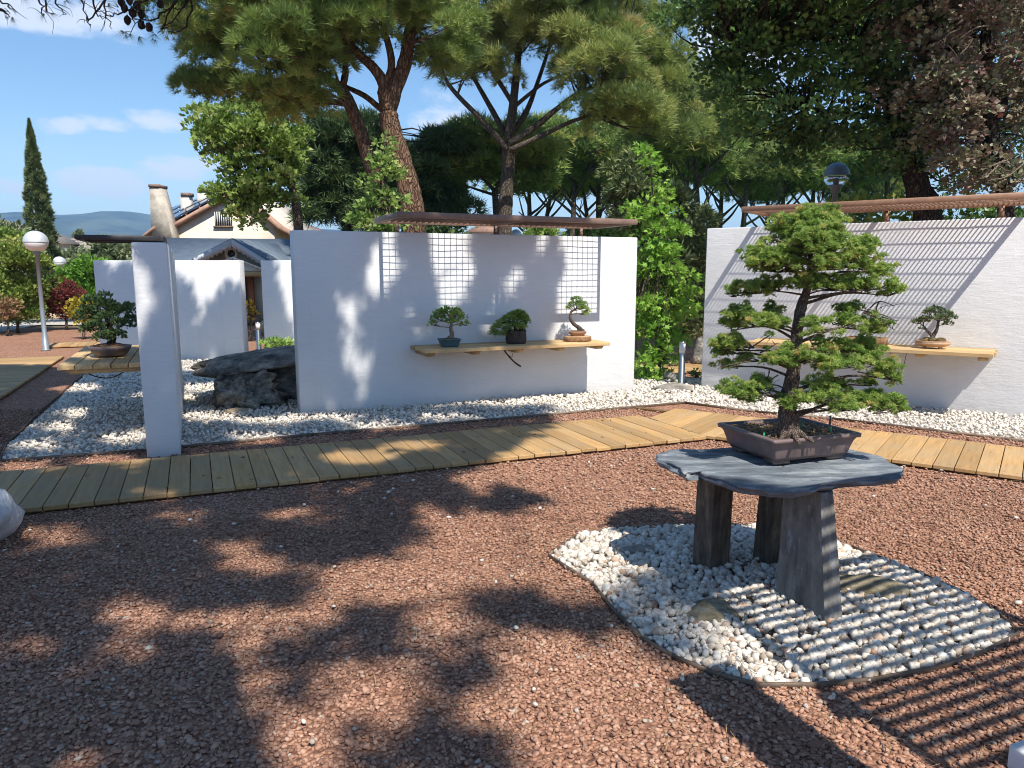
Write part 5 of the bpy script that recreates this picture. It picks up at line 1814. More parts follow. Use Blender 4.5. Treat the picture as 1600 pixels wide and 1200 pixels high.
for x0, x1, y0, y1, yy in ((283, 295, 325, 306, YH + 4), (309, 321, 316, 299, YH + 5)):
    g = Geo(); a, b = D(x0, y0 + 8, yy), D(x1, y1, yy); abox(g, (a.x, yy, a.z - 1.6), (b.x, yy + 0.5, b.z)); ch = g.build('chimney', M['house_pale'], house)
    g = Geo(); a, b = D(x0 - 0.7, y1 + 0.4, yy - .05), D(x1 + 0.7, y1 - 5, yy - .05); abox(g, (a.x, yy - .05, a.z), (b.x, yy + 0.55, b.z)); g.build('cap', M['brick_cap'], ch)
g = Geo(); a, b = H(336, 353), H(362, 331); abox(g, (a.x, YH - 0.02, a.z), (b.x, YH - 0.006, b.z)); w_ = g.build('window', M['glass_dark'], house)
for k in range(8):
    g = Geo(); x = a.x + (b.x - a.x) * (k + .5) / 8; abox(g, (x - .02, YH - 0.10, a.z), (x + .02, YH - 0.07, b.z)); g.build('window_bar', M['trim_white'], w_)
g = Geo(); abox(g, (a.x - .05, YH - 0.12, a.z - .08), (b.x + .05, YH + 0.0, a.z - 0.005)); g.build('sill', M['brick_cap'], w_)

YK = 44.0
ann = thing('house', 'smaller cream house with red roof edges right of the chimney house', 'house', (D(445, 380, YK).x, YK, 0))
K = lambda px, py: D(px, py, YK)
g = Geo(); vprism(g, [tuple(v) for v in (Vector((K(424, 380).x, YK, 0)), Vector((K(500, 380).x, YK, 0)), K(500, 366), K(458, 356), K(428, 342))], (0, 6, 0)); g.build('wall', M['house_cream'], ann)
g = Geo(); vprism(g, [tuple(v) for v in (K(426, 340), K(480, 362), K(480, 362) + Vector((0, 6, .2)), K(426, 340) + Vector((0, 6, .2)))], (0, 0, -.25)); g.build('roof', M['terracotta_roof'], ann)
g = Geo(); vprism(g, [tuple(v + Vector((0, -.8, 0))) for v in (K(424, 356), K(442, 366), K(442, 366) + Vector((0, .8, .1)), K(424, 356) + Vector((0, .8, .1)))], (0, 0, -.2)); g.build('porch_roof', M['terracotta_roof'], ann)
g = Geo(); a, b = K(434, 352), K(444, 341); abox(g, (a.x, YK + .5, a.z), (b.x, YK + 1, b.z)); g.build('chimney', M['house_pale'], ann)


def far_house(label, px0, px1, eave, ridge, Y, roofm, wallm, hip=0.25, rl=0.5):
    t = thing('house', label, 'house', (D((px0 + px1) / 2, 400, Y).x, Y, 0))
    a, b = D(px0, eave, Y), D(px1, eave, Y)
    g = Geo(); abox(g, (a.x + .4, Y + .4, 0), (b.x - .4, Y + 8, a.z)); g.build('wall', M[wallm], t)
    r0 = D(px0 + (px1 - px0) * hip, ridge, Y + 4); r1 = D(px1 - (px1 - px0) * hip, ridge, Y + 4)
    g = Geo()
    V = [a, b, b + Vector((0, 8.4, 0)), a + Vector((0, 8.4, 0)), r0, r1]
    g.add([tuple(v) for v in V], [(0, 1, 5, 4), (1, 2, 5), (2, 3, 4, 5), (3, 0, 4), (3, 2, 1, 0)]); g.build('roof', M[roofm], t)
    # tile courses on the front slope
    for i in range(1, 9):
        f = i / 9
        g = Geo(); p0, p1 = a.lerp(r0, f), b.lerp(r1, f); n_ = (b - a).cross(r0 - a).normalized()
        obox(g, p0 + n_ * 0.0, p1 - p0, (r0 - a).normalized() * 0.16, n_ * 0.05); g.build('tile_course', M[roofm], t)
    return t


far_house('grey tiled bungalow behind the cypress and the far lamp', 70, 190, 408, 372, 52, 'tile_grey', 'house_pale', 0.22)
far_house('grey tiled roof above the hedge at the left border', -90, 62, 378, 342, 50, 'tile_grey', 'house_pale', 0.4)
far_house('small orange roofed house far beyond the black shade frame', 112, 146, 393, 374, 75, 'terracotta_roof', 'house_cream', 0.3)
far_house('distant white house seen just above the broad wall', 728, 800, 362, 350, 90, 'terracotta_roof', 'house_pale', 0.3)
far_house('reddish house seen low between the trunks beyond the young maple', 1050, 1112, 392, 374, 70, 'terracotta_roof', 'brick_cap', 0.3)


# ------------------------------------------------------------------ mountains
def mountains():
    nx, ny = 260, 26
    az = np.radians(np.linspace(-75, 75, nx))
    g = Geo(); V = []
    prof_a = [-75, -45, -34.8, -33, -31, -30.2, -28.5, -26, -23, -18, -10, 0, 10, 20, 35, 55, 75]
    prof_e = [3.5, 3.7, 3.7, 3.9, 3.85, 3.9, 4.15, 4.05, 3.8, 3.4, 3.2, 3.0, 3.3, 2.9, 3.2, 3.0, 2.8]
    for j in range(ny):
        f = j / (ny - 1)
        dist = 1500 + 1300 * f
        for a in az:
            e = np.interp(math.degrees(a), prof_a, prof_e)
            top = 2800 * math.tan(math.radians(e))
            p = Vector((math.sin(a) * dist, math.cos(a) * dist, 0))
            h = top * (f ** 1.25) * (1 + (1 - f) * 1.3 * mn.fractal(p * 0.0022, 1.0, 2.0, 5)) + 5 * mn.fractal(p * 0.006, 1.0, 2.0, 5) * f
            V.append((p.x, p.y, max(h, -1)))
    F = [(j * nx + i, j * nx + i + 1, (j + 1) * nx + i + 1, (j + 1) * nx + i) for j in range(ny - 1) for i in range(nx - 1)]
    g.add(V, F)
    tag(g.build('mountains', M['mountain'], None, smooth=True), kind='structure')


mountains()

# ------------------------------------------------------------------ trees and shrubs
def E(cx, cy, rx, ry, Y, depth=None):
    """ellipsoid from the picture at distance Y"""
    c = D(cx, cy, Y); k = Y / F_PX
    return (tuple(c), (rx * k, depth if depth else (rx + ry) * 0.5 * k, ry * k))


def pxpath(pts, Y):
    return [D(p[0], p[1], Y + (p[2] if len(p) > 2 else 0)) for p in pts]


def tree(name, label, cat, base, trunks, ells, bark, leafmat, tpl, size, npuff, rp, dens, group=None, up=0.35, squash=0.75, mid=0.4, sd=0.16, brfrac=0.8, br=0.05, shell=0.55, cullY=None):
    t = thing(name, label, cat, tuple(base), group)
    g = Geo(); nodes = []
    for pts, w0, w1 in trunks:
        P = smooth_path(pts, 5); n = len(P)
        tube(g, P, [w0 + (w1 - w0) * i / (n - 1) for i in range(n)], 10, wob=0.07)
        nodes += P[max(1, n // 2):]
    g.build('trunk', M[bark], t, smooth=True)
    cs, rs = fill_crown(ells, npuff, rp)
    gb = Geo(); limbs_to(gb, nodes, cs, br, br * 0.22, brfrac)
    if gb.V: stuff(gb.build('branches', M[bark], t, smooth=True))
    gf = Geo(); foliage_puffs(gf, cs, rs, dens, tpl, size, up, squash, sd, mid, shell)
    stuff(gf.build('crown', M[leafmat], t))
    return t


PINES = 'umbrella pines beyond the walls'
# big forked pine, left
Yp = 16.0
bx0 = D(645, 420, Yp)
tA = [Vector((D(648, 420, Yp).x, Yp, 0))] + pxpath([(645, 350), (640, 300), (626, 250), (612, 205), (606, 176)], Yp)
tA1 = pxpath([(606, 176), (616, 140), (632, 100), (640, 55), (655, 0), (668, -70)], Yp)
tA2 = pxpath([(606, 176), (600, 150), (599, 130), (583, 105), (556, 80), (520, 30), (500, -40)], Yp)
tA3 = pxpath([(600, 140), (612, 100), (600, 40), (590, -40)], Yp)
tB = [Vector((D(625, 420, Yp).x, Yp + .4, 0))] + pxpath([(608, 340), (582, 265), (563, 205), (545, 160), (532, 138)], Yp + .4)
tB1 = pxpath([(534, 142), (515, 125), (492, 112), (450, 95), (400, 60)], Yp + .4)
tB2 = pxpath([(534, 142), (540, 110), (536, 80), (528, 30)], Yp + .4)
tC = pxpath([(597, 172), (570, 150), (545, 138), (500, 118), (430, 125)], Yp + .8)
k = Yp / F_PX
ells = [E(325, 55, 58, 48, Yp, 1.3), E(300, 20, 45, 50, Yp + .4, 1.2), E(322, 118, 42, 28, Yp, 1.0), E(385, 70, 70, 50, Yp - .6, 1.3), E(350, 150, 50, 22, Yp + .6, .9), E(405, 140, 62, 26, Yp, 1.0), E(445, 75, 60, 45, Yp - 1.2, 1.2), E(430, 30, 70, 45, Yp - 1.2, 1.2), E(470, 140, 62, 28, Yp, 1.0), E(510, 50, 70, 45, Yp - .5, 1.3), E(490, 100, 40, 25, Yp - .4, .8), E(560, 35, 60, 38, Yp, 1.3), E(630, 30, 55, 40, Yp - .2, 1.2), E(685, 45, 50, 45, Yp - .2, 1.2), E(690, 90, 40, 24, Yp + .4, .9), E(420, -40, 180, 60, Yp, 2.5), E(600, -50, 150, 60, Yp, 2.5), E(480, 165, 40, 16, Yp + .4, .8), E(440, 178, 30, 12, Yp + .8, .7), E(540, 10, 60, 40, Yp - 1.4, 1.0)]
tree('pine_tree', 'large umbrella pine with a forked reddish trunk behind the broad wall', 'tree', tA[0], [(tA, 0.27, 0.20), (tA1, 0.18, 0.09), (tA2, 0.15, 0.06), (tA3, .09, .05), (tB, 0.17, 0.13), (tB1, 0.10, 0.045), (tB2, 0.08, 0.04), (tC, 0.07, 0.03)], ells, 'pine_bark', 'pine_needle', TUFT, 0.185, 265, (0.24, 0.46), 78, PINES, up=0.6, squash=0.75, mid=0.40, sd=0.19, shell=0.75, br=0.035, brfrac=0.6)
# second umbrella pine, centre
Yq = 24.0
t0 = [Vector((D(789, 420, Yq).x, Yq, 0))] + pxpath([(789, 360), (791, 300), (795, 250), (794, 225)], Yq)
lims = [(pxpath([(794, 225), (800, 180), (805, 133), (812, 60), (815, 0)], Yq), .17, .08), (pxpath([(793, 235), (755, 190), (707, 140), (690, 110)], Yq - .5), .10, .05), (pxpath([(790, 210), (765, 165), (745, 130), (730, 100)], Yq + .5), .10, .05),
        (pxpath([(796, 215), (822, 175), (836, 140), (860, 70)], Yq + .3), .11, .05), (pxpath([(797, 225), (840, 195), (870, 170), (900, 148), (940, 130)], Yq - .8), .11, .05), (pxpath([(797, 235), (850, 210), (893, 190), (930, 178)], Yq - 1.2), .09, .04), (pxpath([(800, 170), (850, 130), (900, 110)], Yq), .07, .03), (pxpath([(800, 160), (770, 110), (755, 60)], Yq), .08, .04)]
ells = [E(755, 55, 75, 45, Yq, 1.7), E(735, 110, 45, 28, Yq, 1.2), E(775, 105, 40, 24, Yq - .8, 1.0), E(830, 40, 80, 40, Yq, 1.8), E(885, 60, 70, 45, Yq - 1, 1.5), E(930, 50, 60, 50, Yq, 1.6), E(935, 110, 58, 42, Yq - 1.5, 1.4), E(960, 160, 55, 32, Yq - 1.5, 1.3), E(990, 95, 55, 60, Yq - .5, 1.5), E(1020, 140, 50, 50, Yq + .5, 1.4), E(985, 40, 45, 25, Yq, 1.4), E(1010, 195, 60, 30, Yq, 1.3), E(930, 180, 40, 16, Yq - 1, 1.0), E(800, -45, 180, 60, Yq, 3.5), E(930, -30, 80, 45, Yq, 3.0), E(1040, 90, 40, 50, Yq + .6, 1.2), E(870, 15, 70, 35, Yq - 1.5, 1.2), E(1060, 200, 50, 30, Yq + 1.5, 1.2)]
tree('pine_tree', 'tall umbrella pine with spreading limbs and olive crown above the broad wall', 'tree', t0[0], [(t0, 0.25, 0.20)] + lims, ells, 'grey_bark', 'pine_needle_olive', TUFT, 0.27, 235, (0.36, 0.70), 36, PINES, up=0.5, squash=0.8, mid=0.45, sd=0.19, shell=0.75, br=0.04, brfrac=0.7)
# low dark pine between the two
Yr = 29.0
t0 = [Vector((D(777, 420, Yr).x, Yr, 0))] + pxpath([(777, 370), (775, 325), (773, 295)], Yr)
tree('pine_tree', 'low dark pine crown between the forked pine and the tall pine', 'tree', t0[0], [(t0, .16, .12), (pxpath([(774, 300), (750, 275), (725, 262)], Yr), .07, .03), (pxpath([(774, 305), (745, 296), (728, 290)], Yr), .06, .03), (pxpath([(774, 290), (800, 265), (830, 250)], Yr), .06, .03)],
     [E(725, 225, 45, 25, Yr, 1.5), E(690, 265, 38, 28, Yr, 1.3), E(740, 255, 60, 30, Yr + .5, 1.6), E(790, 225, 50, 25, Yr, 1.6), E(830, 245, 42, 30, Yr, 1.5), E(830, 285, 30, 20, Yr, 1.0), E(700, 300, 30, 18, Yr, 1.0), E(770, 265, 55, 18, Yr + 1, 1.5)], 'grey_bark', 'pine_needle', TUFT_S, 0.36, 120, (0.45, 0.75), 20, PINES, up=0.5, mid=0.34, br=.04)

# grove of slim pines further back
def pine_proto(seed, mid):
    global rng
    random.seed(seed)
    t = thing('pine_tree', 'grove pine', 'tree', (0, 0, 0), PINES)
    g = Geo(); ax = random.uniform(-.5, .5); ay = random.uniform(-.3, .3)
    P = smooth_path([Vector((0, 0, -.1)), Vector((ax * .3, ay, 2)), Vector((ax, ay, 4.2)), Vector((ax * 1.2, 0, 6.2))], 5)
    tube(g, P, list(np.linspace(.20, .11, len(P))), 8, wob=.06)
    nd = P[8:]
    for q in range(5):
        a = q * 1.3 + seed; st = P[9 + q]
        e = st + Vector((math.cos(a) * 1.7, math.sin(a) * 1.7, 1.3 + random.uniform(0, .8)))
        pts = smooth_path([st, st.lerp(e, .5) + UP * random.uniform(-.3, .1), e], 3); tube(g, pts, list(np.linspace(.085, .03, len(pts))), 6); nd += pts
    g.build('trunk', M['grey_bark'], t, smooth=True)
    ells = [((ax, 0, 8.0), (2.9, 2.9, 1.1)), ((ax - 1.2, .4, 7.0), (1.7, 1.7, .8)), ((ax + 1.3, -.5, 7.1), (1.7, 1.7, .8)), ((ax, -1.2, 6.6), (1.5, 1.2, .6))]
    cs, rs = fill_crown(ells, 80, (0.45, 0.8))
    gb = Geo(); limbs_to(gb, nd, cs, .04, .012, .6); gb.build('branches', M['grey_bark'], t, smooth=True)
    gf = Geo(); foliage_puffs(gf, cs, rs, 17, TUFT_S, 0.38, .5, .75, .18, mid); stuff(gf.build('crown', M['pine_needle_olive' if seed > 5 else 'pine_needle'], t))
    return t


def place(root, px, Y, s, rz, label):
    c = D(px, 400, Y)
    root.location = (c.x, Y, 0); root.scale = (s, s, s); root.rotation_euler = (0, 0, rz); root['label'] = label


GP = [(835, 40, 1.0, 'first slim grove pine to the right of the tall pine trunk'), (858, 50, 1.05, 'second slim grove pine to the right of the tall pine trunk'), (887, 38, 1.0, 'leaning grove pine above the right part of the broad wall shade frame'), (916, 46, 1.05, 'slim grove pine just left of the young maple'), (941, 41, 1.0, 'grove pine whose trunk meets the right tip of the broad wall shade frame'), (970, 52, 1.1, 'grove pine half hidden by the young maple on its left side'),
      (1064, 36, 1.0, 'grove pine with the first trunk right of the young maple'), (1092, 31, 0.95, 'thicker grove pine left of the wall behind the big bonsai'), (1126, 46, 1.05, 'grove pine above the left corner of the wall behind the big bonsai'), (1152, 40, 1.0, 'grove pine at the left tip of the right shade frame'), (1196, 44, 1.0, 'grove pine behind the top of the big bonsai'), (1228, 50, 1.05, 'slim grove pine left of the blue dome lamp'), (1262, 42, 1.0, 'grove pine next on the left of the blue dome lamp post'), (1342, 48, 1.05, 'grove pine right of the blue dome lamp'), (1385, 40, 1.0, 'grove pine left of the leaning dark trunk'), (1010, 60, 1.1, 'farthest grove pine seen through the young maple'), (670, 50, 1.0, 'grove pine beyond the forked pine trunk')]
protos = [pine_proto(3, .30), pine_proto(8, .36)]
used = [0, 0]
for i, (px, Y, s, lab) in enumerate(GP):
    q = i % 2
    o = protos[q] if not used[q] else copy_tree(protos[q])
    used[q] = 1
    place(o, px, Y, s * (0.93 + 0.14 * ((i * 37) % 10) / 10), i * 1.7, lab)
random.seed(21)

# dark evergreen behind the plane tree
Yd = 27.0
t0 = [Vector((D(545, 420, Yd).x, Yd, 0)), D(545, 350, Yd), D(548, 260, Yd), D(545, 190, Yd)]
tree('cedar_tree', 'dark dense evergreen behind the forked pine and the leafy plane tree', 'tree', t0[0], [(t0, .22, .08)],
     [E(515, 215, 45, 30, Yd, 1.3), E(560, 230, 45, 40, Yd, 1.3), E(500, 270, 45, 35, Yd, 1.3), E(545, 300, 50, 35, Yd, 1.4), E(505, 325, 38, 28, Yd, 1.2), E(590, 280, 35, 40, Yd, 1.2), E(660, 270, 40, 40, Yd + 1, 1.2), E(700, 320, 30, 25, Yd + 1, 1.2), E(655, 325, 35, 25, Yd + 1, 1.0), E(560, 340, 60, 20, Yd, 1.2), E(690, 230, 26, 22, Yd + 1, 1.0)], 'dark_bark', 'dark_needle', TUFT_S, 0.36, 170, (0.4, 0.7), 24, None, up=.1, mid=.4, br=.04)
# plane tree
Yl = 21.0
t0 = [Vector((D(470, 420, Yl).x, Yl, 0)), D(465, 340, Yl), D(450, 270, Yl), D(430, 220, Yl)]
tree('plane_tree', 'leafy bright green plane tree hanging in front of the cream house', 'tree', t0[0], [(t0, .16, .07), ([D(455, 290, Yl), D(420, 280, Yl), D(385, 300, Yl)], .06, .03)],
     [E(345, 210, 42, 30, Yl, .9), E(320, 185, 20, 14, Yl, .5), E(330, 228, 20, 16, Yl, .5), E(385, 205, 55, 40, Yl, 1.1), E(430, 215, 45, 45, Yl, 1.1), E(375, 265, 45, 38, Yl, 1.0), E(420, 280, 50, 35, Yl, 1.1), E(362, 315, 32, 22, Yl, .8), E(400, 320, 34, 18, Yl, .8), E(445, 250, 30, 40, Yl, .8), E(378, 338, 22, 12, Yl, .6), E(398, 352, 9, 14, Yl, .3), E(450, 310, 22, 16, Yl, .6), E(410, 170, 50, 20, Yl, .9)], 'grey_bark', 'plane_leaf', LEAFW, 0.135, 230, (0.18, 0.36), 78, None, up=0.2, shell=.7, mid=.55, sd=.15, br=.025)
# sapling behind the broad wall
Ys = 10.6
t0 = [Vector((D(592, 420, Ys).x, Ys, 0)), D(593, 350, Ys), D(596, 280, Ys), D(600, 214, Ys)]
tree('sapling', 'slender heart leaved sapling rising behind the broad wall', 'tree', t0[0], [(t0, .025, .008)],
     [E(600, 228, 11, 18, Ys, .1), E(596, 262, 20, 20, Ys, .2), E(606, 275, 20, 14, Ys, .2), E(590, 300, 32, 20, Ys, .3), E(600, 325, 38, 16, Ys, .33), E(578, 350, 36, 16, Ys, .3), E(615, 350, 26, 14, Ys, .3), E(590, 385, 40, 24, Ys, .35), E(590, 430, 42, 34, Ys, .35)], 'grey_bark', 'plane_leaf', LEAFW, 0.075, 115, (0.09, 0.16), 200, None, up=-.1, mid=.5, br=.008)
# young maple in the gap and the dark fir behind it
Ym = 11.0
t0 = [Vector((D(1030, 595, Ym).x, Ym, 0)), D(1031, 500, Ym), D(1026, 400, Ym), D(1020, 300, Ym), D(1012, 225, Ym)]
tree('young_maple', 'young bright green star leaved tree in the gap between the walls', 'tree', t0[0], [(t0, .028, .009)],
     [E(1008, 232, 12, 14, Ym, .12), E(1015, 255, 22, 14, Ym, .2), E(1032, 300, 24, 18, Ym, .2), E(1005, 330, 22, 20, Ym, .2), E(1030, 350, 42, 26, Ym, .3), E(1035, 395, 46, 28, Ym, .35), E(1018, 420, 38, 28, Ym, .35), E(1055, 440, 36, 30, Ym, .35), E(1025, 470, 48, 28, Ym, .4), E(1060, 490, 34, 24, Ym, .35), E(1020, 520, 44, 26, Ym, .4), E(1012, 560, 40, 22, Ym, .35), E(1010, 588, 30, 14, Ym, .3), E(1045, 540, 28, 20, Ym, .3), E(1008, 490, 30, 30, Ym, .3)], 'grey_bark', 'bright_leaf', STAR, 0.092, 215, (0.10, 0.17), 130, None, up=-.35, mid=.5, br=.008)
Yf = 13.5
t0 = [Vector((D(1040, 420, Yf).x, Yf, 0)), D(1038, 400, Yf), D(1030, 300, Yf), D(1000, 250, Yf)]
tree('fir_tree', 'mid green fir with spreading sprays behind the young maple', 'tree', t0[0], [(t0, .07, .02)],
     [E(975, 275, 22, 16, Yf, .4), E(1000, 300, 38, 22, Yf, .6), E(1060, 315, 28, 22, Yf, .5), E(1080, 345, 36, 14, Yf, .5), E(1000, 345, 40, 22, Yf, .6), E(1060, 375, 48, 20, Yf, .7), E(1075, 410, 34, 22, Yf, .6), E(1030, 420, 56, 30, Yf, .8), E(1050, 470, 50, 30, Yf, .8), E(985, 320, 22, 16, Yf, .4), E(1070, 520, 34, 24, Yf, .6)], 'dark_bark', 'cypress_leaf', SPRAY, 0.17, 150, (0.18, 0.32), 60, None, up=-.1, mid=.7, br=.02)
# dark broad-leaved tree, right
Yb = 13.5
dk0 = [Vector((D(1452, 420, Yb).x, Yb, 0)), D(1450, 345, Yb), D(1436, 300, Yb), D(1418, 230, Yb), D(1395, 165, Yb), D(1366, 110, Yb), D(1340, 70, Yb)]
dk1 = [D(1420, 235, Yb), D(1440, 150, Yb), D(1450, 60, Yb), D(1470, -60, Yb)]
dk2 = [D(1360, 100, Yb), D(1290, 60, Yb), D(1220, 60, Yb), D(1160, 80, Yb)]
dk3 = [D(1340, 70, Yb), D(1310, 0, Yb), D(1290, -80, Yb)]
dk4 = [D(1405, 190, Yb), D(1340, 180, Yb), D(1260, 170, Yb)]
ells = [E(1085, 30, 40, 42, Yb, .9), E(1140, 60, 60, 50, Yb, 1.2), E(1120, 15, 60, 40, Yb, 1.2), E(1210, 40, 80, 50, Yb, 1.6), E(1190, 110, 65, 45, Yb, 1.3), E(1150, 140, 40, 50, Yb, .9), E(1290, 60, 70, 55, Yb, 1.6), E(1280, 130, 80, 45, Yb, 1.5), E(1215, 180, 60, 42, Yb, 1.2), E(1290, 200, 65, 40, Yb, 1.4), E(1355, 130, 50, 55, Yb, 1.4), E(1370, 60, 60, 60, Yb, 1.6), E(1360, 215, 45, 35, Yb, 1.2), E(1250, 235, 50, 28, Yb, 1.1), E(1400, 270, 34, 36, Yb, .9), E(1330, -20, 180, 60, Yb - 1, 3.0), E(1180, -40, 120, 55, Yb, 2.2), E(1300, -60, 200, 50, Yb - 2, 3.0), E(1165, 200, 36, 26, Yb, .8), E(1440, 20, 60, 60, Yb + .5, 1.4), E(1520, 60, 80, 70, Yb + 1.6, 1.2), E(1480, 170, 70, 60, Yb + 1.6, 1.2), E(1570, 190, 60, 80, Yb + 1.6, 1.2), E(1540, 285, 70, 30, Yb + 1.4, 1.0), E(1600, 100, 40, 90, Yb + 1.6, 1.0)]
tree('broadleaf_tree', 'large dark broad leaved tree with a leaning trunk above the right wall', 'tree', dk0[0], [(dk0, .26, .12), (dk1, .12, .05), (dk2, .10, .03), (dk3, .1, .04), (dk4, .07, .025)], ells, 'dark_bark', 'dark_leaf', LEAFW, 0.10, 560, (0.28, 0.50), 52, None, up=-.05, mid=.40, sd=.14, br=.03, brfrac=.7, shell=.2)
# purple plum, far right
Yu = 12.3
pl0 = [Vector((D(1575, 420, Yu).x, Yu, 0)), D(1572, 345, Yu), D(1560, 260, Yu), D(1545, 170, Yu), D(1540, 60, Yu), D(1550, -60, Yu)]
ells = [E(1420, 60, 40, 36, Yu, .7), E(1480, 50, 60, 50, Yu, 1.0), E(1550, 40, 55, 55, Yu, 1.2), E(1460, 120, 55, 40, Yu, .9), E(1520, 130, 60, 45, Yu, 1.1), E(1415, 150, 26, 24, Yu, .5), E(1480, 190, 60, 34, Yu, .9), E(1560, 190, 50, 45, Yu, 1.1), E(1510, 240, 50, 30, Yu, .8), E(1575, 270, 40, 34, Yu, .8), E(1470, 235, 30, 20, Yu, .6), E(1530, 282, 46, 16, Yu, .6), E(1500, -30, 120, 50, Yu, 1.8), E(1620, 100, 40, 120, Yu, 1.2), E(1580, 320, 26, 14, Yu, .4)]
tree('plum_tree', 'purple leaved plum tree at the upper right corner', 'tree', pl0[0], [(pl0, .14, .06), ([D(1560, 260, Yu), D(1510, 200, Yu), D(1460, 150, Yu)], .05, .02), ([D(1548, 190, Yu), D(1600, 120, Yu), D(1620, 60, Yu)], .05, .02), ([D(1545, 170, Yu), D(1500, 100, Yu), D(1450, 50, Yu)], .045, .02)], ells, 'dark_bark', 'plum_leaf', LEAFW, 0.085, 270, (0.18, 0.34), 125, None, up=-.4, mid=.45, sd=.17, br=.02, brfrac=.8, shell=.6)
# pale bare twig sprays hanging from the plum
g = Geo()
for a, b in (((1600, 255), (1543, 282)), ((1575, 250), (1545, 262)), ((1560, 258), (1530, 280)), ((1500, 45), (1475, 75)), ((1520, 60), (1500, 85)), ((1545, 40), (1500, 60))):
    A_, B_ = D(*a, Yu - 1.1), D(*b, Yu - 1.1); branch(g, A_, B_, .012, .004, 5, .2, 6)
    for _ in range(4): q = A_.lerp(B_, random.uniform(.3, 1)); branch(g, q, q + Vector((random.gauss(0, .12), random.gauss(0, .1), random.gauss(-.05, .08))), .005, .002, 4, .2, 4)
tw = [o for o in COL.objects if o.name.startswith('plum_tree')][0]
stuff(g.build('bare_twigs', M['pale_bark'], tw, smooth=True))
# shrubs behind the right wall
for i, (px, py, rx, ry, Y, lab, mt) in enumerate(((1345, 335, 40, 26, 14.5, 'light green shrub behind the right wall under the blue dome lamp', 'plane_leaf'), (1415, 330, 34, 30, 15.5, 'grey green shrub left of the leaning trunk', 'hedge_leaf'), (1500, 342, 60, 22, 14.5, 'dark shrub under the plum tree behind the right wall', 'dark_leaf'), (1560, 345, 50, 18, 13.8, 'dark shrub at the right border behind the wall', 'dark_leaf'))):
    b0 = Vector((D(px, 420, Y).x, Y, 0))
    c = D(px, py, Y)
    tree('shrub', lab, 'shrub', b0, [([b0, b0.lerp(c, .5) + Vector((.1, 0, 0)), c], .035, .01)], [E(px, py, rx, ry, Y), (tuple(b0.lerp(c, .5)), (rx * Y / F_PX, .5, c.z * .45))], 'grey_bark', mt, LEAFW, .11, 45, (.18, .32), 60, None, mid=.5, br=.012)

# ------------------------------------------------------------------ left border planting
def bush(name, label, cat, ells, mt, tpl, size, n, rp, dens, base=None, mid=.45, up=.2, bark='grey_bark', sd=.16):
    c, r = ells[0]
    b0 = Vector(base) if base is not None else Vector((c[0], c[1], 0))
    return tree(name, label, cat, b0, [([b0, b0.lerp(Vector(c), .5) + Vector((.05, 0, 0)), Vector(c)], .04, .012)], ells, bark, mt, tpl, size, n, rp, dens, None, mid=mid, up=up, br=.014, sd=sd)


bush('hedge', 'tall clipped hedge of yellowish green leaves along the left border', 'hedge', [E(20, 440, 42, 60, 20, .9), E(-40, 430, 60, 70, 20, 1.0), E(30, 400, 30, 24, 20, .8), E(50, 470, 26, 34, 20.5, .8), E(10, 490, 40, 24, 20, .8), E(-10, 380, 40, 24, 20.5, .8)], 'hedge_leaf', LEAFW, .085, 200, (.25, .42), 105)
bush('shrub', 'silvery bush rising above the hedge by the left border', 'shrub', [E(15, 372, 28, 16, 23, .7), E(-20, 362, 28, 16, 23, .7), E(30, 385, 20, 14, 23, .6)], 'olive_leaf', LEAF, .16, 40, (.25, .4), 50, mid=.7)
bush('hedge', 'dark green ivy hedge between the maple and the back wall', 'hedge', [E(125, 440, 30, 28, 25, .9), E(140, 470, 26, 30, 25, .9), E(105, 455, 20, 24, 25, .8), E(150, 425, 20, 16, 25, .6)], 'bright_leaf', LEAFW, .12, 100, (.28, .45), 70, mid=.12)
bush('shrub', 'grey green bush in front of the grey tiled bungalow', 'shrub', [E(150, 410, 40, 18, 33, 1.0), E(180, 395, 30, 16, 33, 1.0), E(120, 412, 22, 14, 33, .8), E(165, 388, 20, 8, 33, .6)], 'olive_leaf', LEAFW, .2, 70, (.35, .55), 26, mid=.65)
bush('shrub', 'dry brown shrub at the foot of the hedge by the left border', 'shrub', [E(8, 490, 20, 22, 19.0, .4)], 'dry_needle', LEAF, .10, 24, (.14, .24), 80, mid=.1)
bush('red_maple', 'dark red maple shrub behind the nearer globe lamp', 'shrub', [E(98, 455, 26, 16, 21, .4), E(80, 470, 26, 14, 21, .4), E(110, 475, 20, 16, 21, .4), E(92, 490, 26, 12, 21, .4), E(70, 455, 16, 10, 21, .3), E(118, 462, 12, 10, 21, .3)], 'red_leaf', LEAF, .085, 70, (.13, .24), 170)
bush('yellow_shrub', 'bright yellow green shrub between the maple and the dark bonsai', 'shrub', [E(126, 480, 14, 14, 18, .25), E(132, 497, 12, 14, 18, .25), E(118, 492, 10, 10, 18, .2)], 'yellow_leaf', LEAFW, .075, 36, (.09, .15), 150)
bush('yellow_shrub', 'yellow leaved plant in the gap between the back walls', 'shrub', [E(388, 482, 7, 12, 17.5, .12), E(386, 496, 7, 8, 17.5, .1)], 'yellow_leaf', LEAF, .11, 12, (.07, .12), 110)
bush('shrub', 'low dark green plant behind the stone slab', 'shrub', [E(430, 540, 26, 7, 12.4, .2)], 'dark_leaf', SPRAY, .08, 20, (.08, .13), 130, mid=.9)
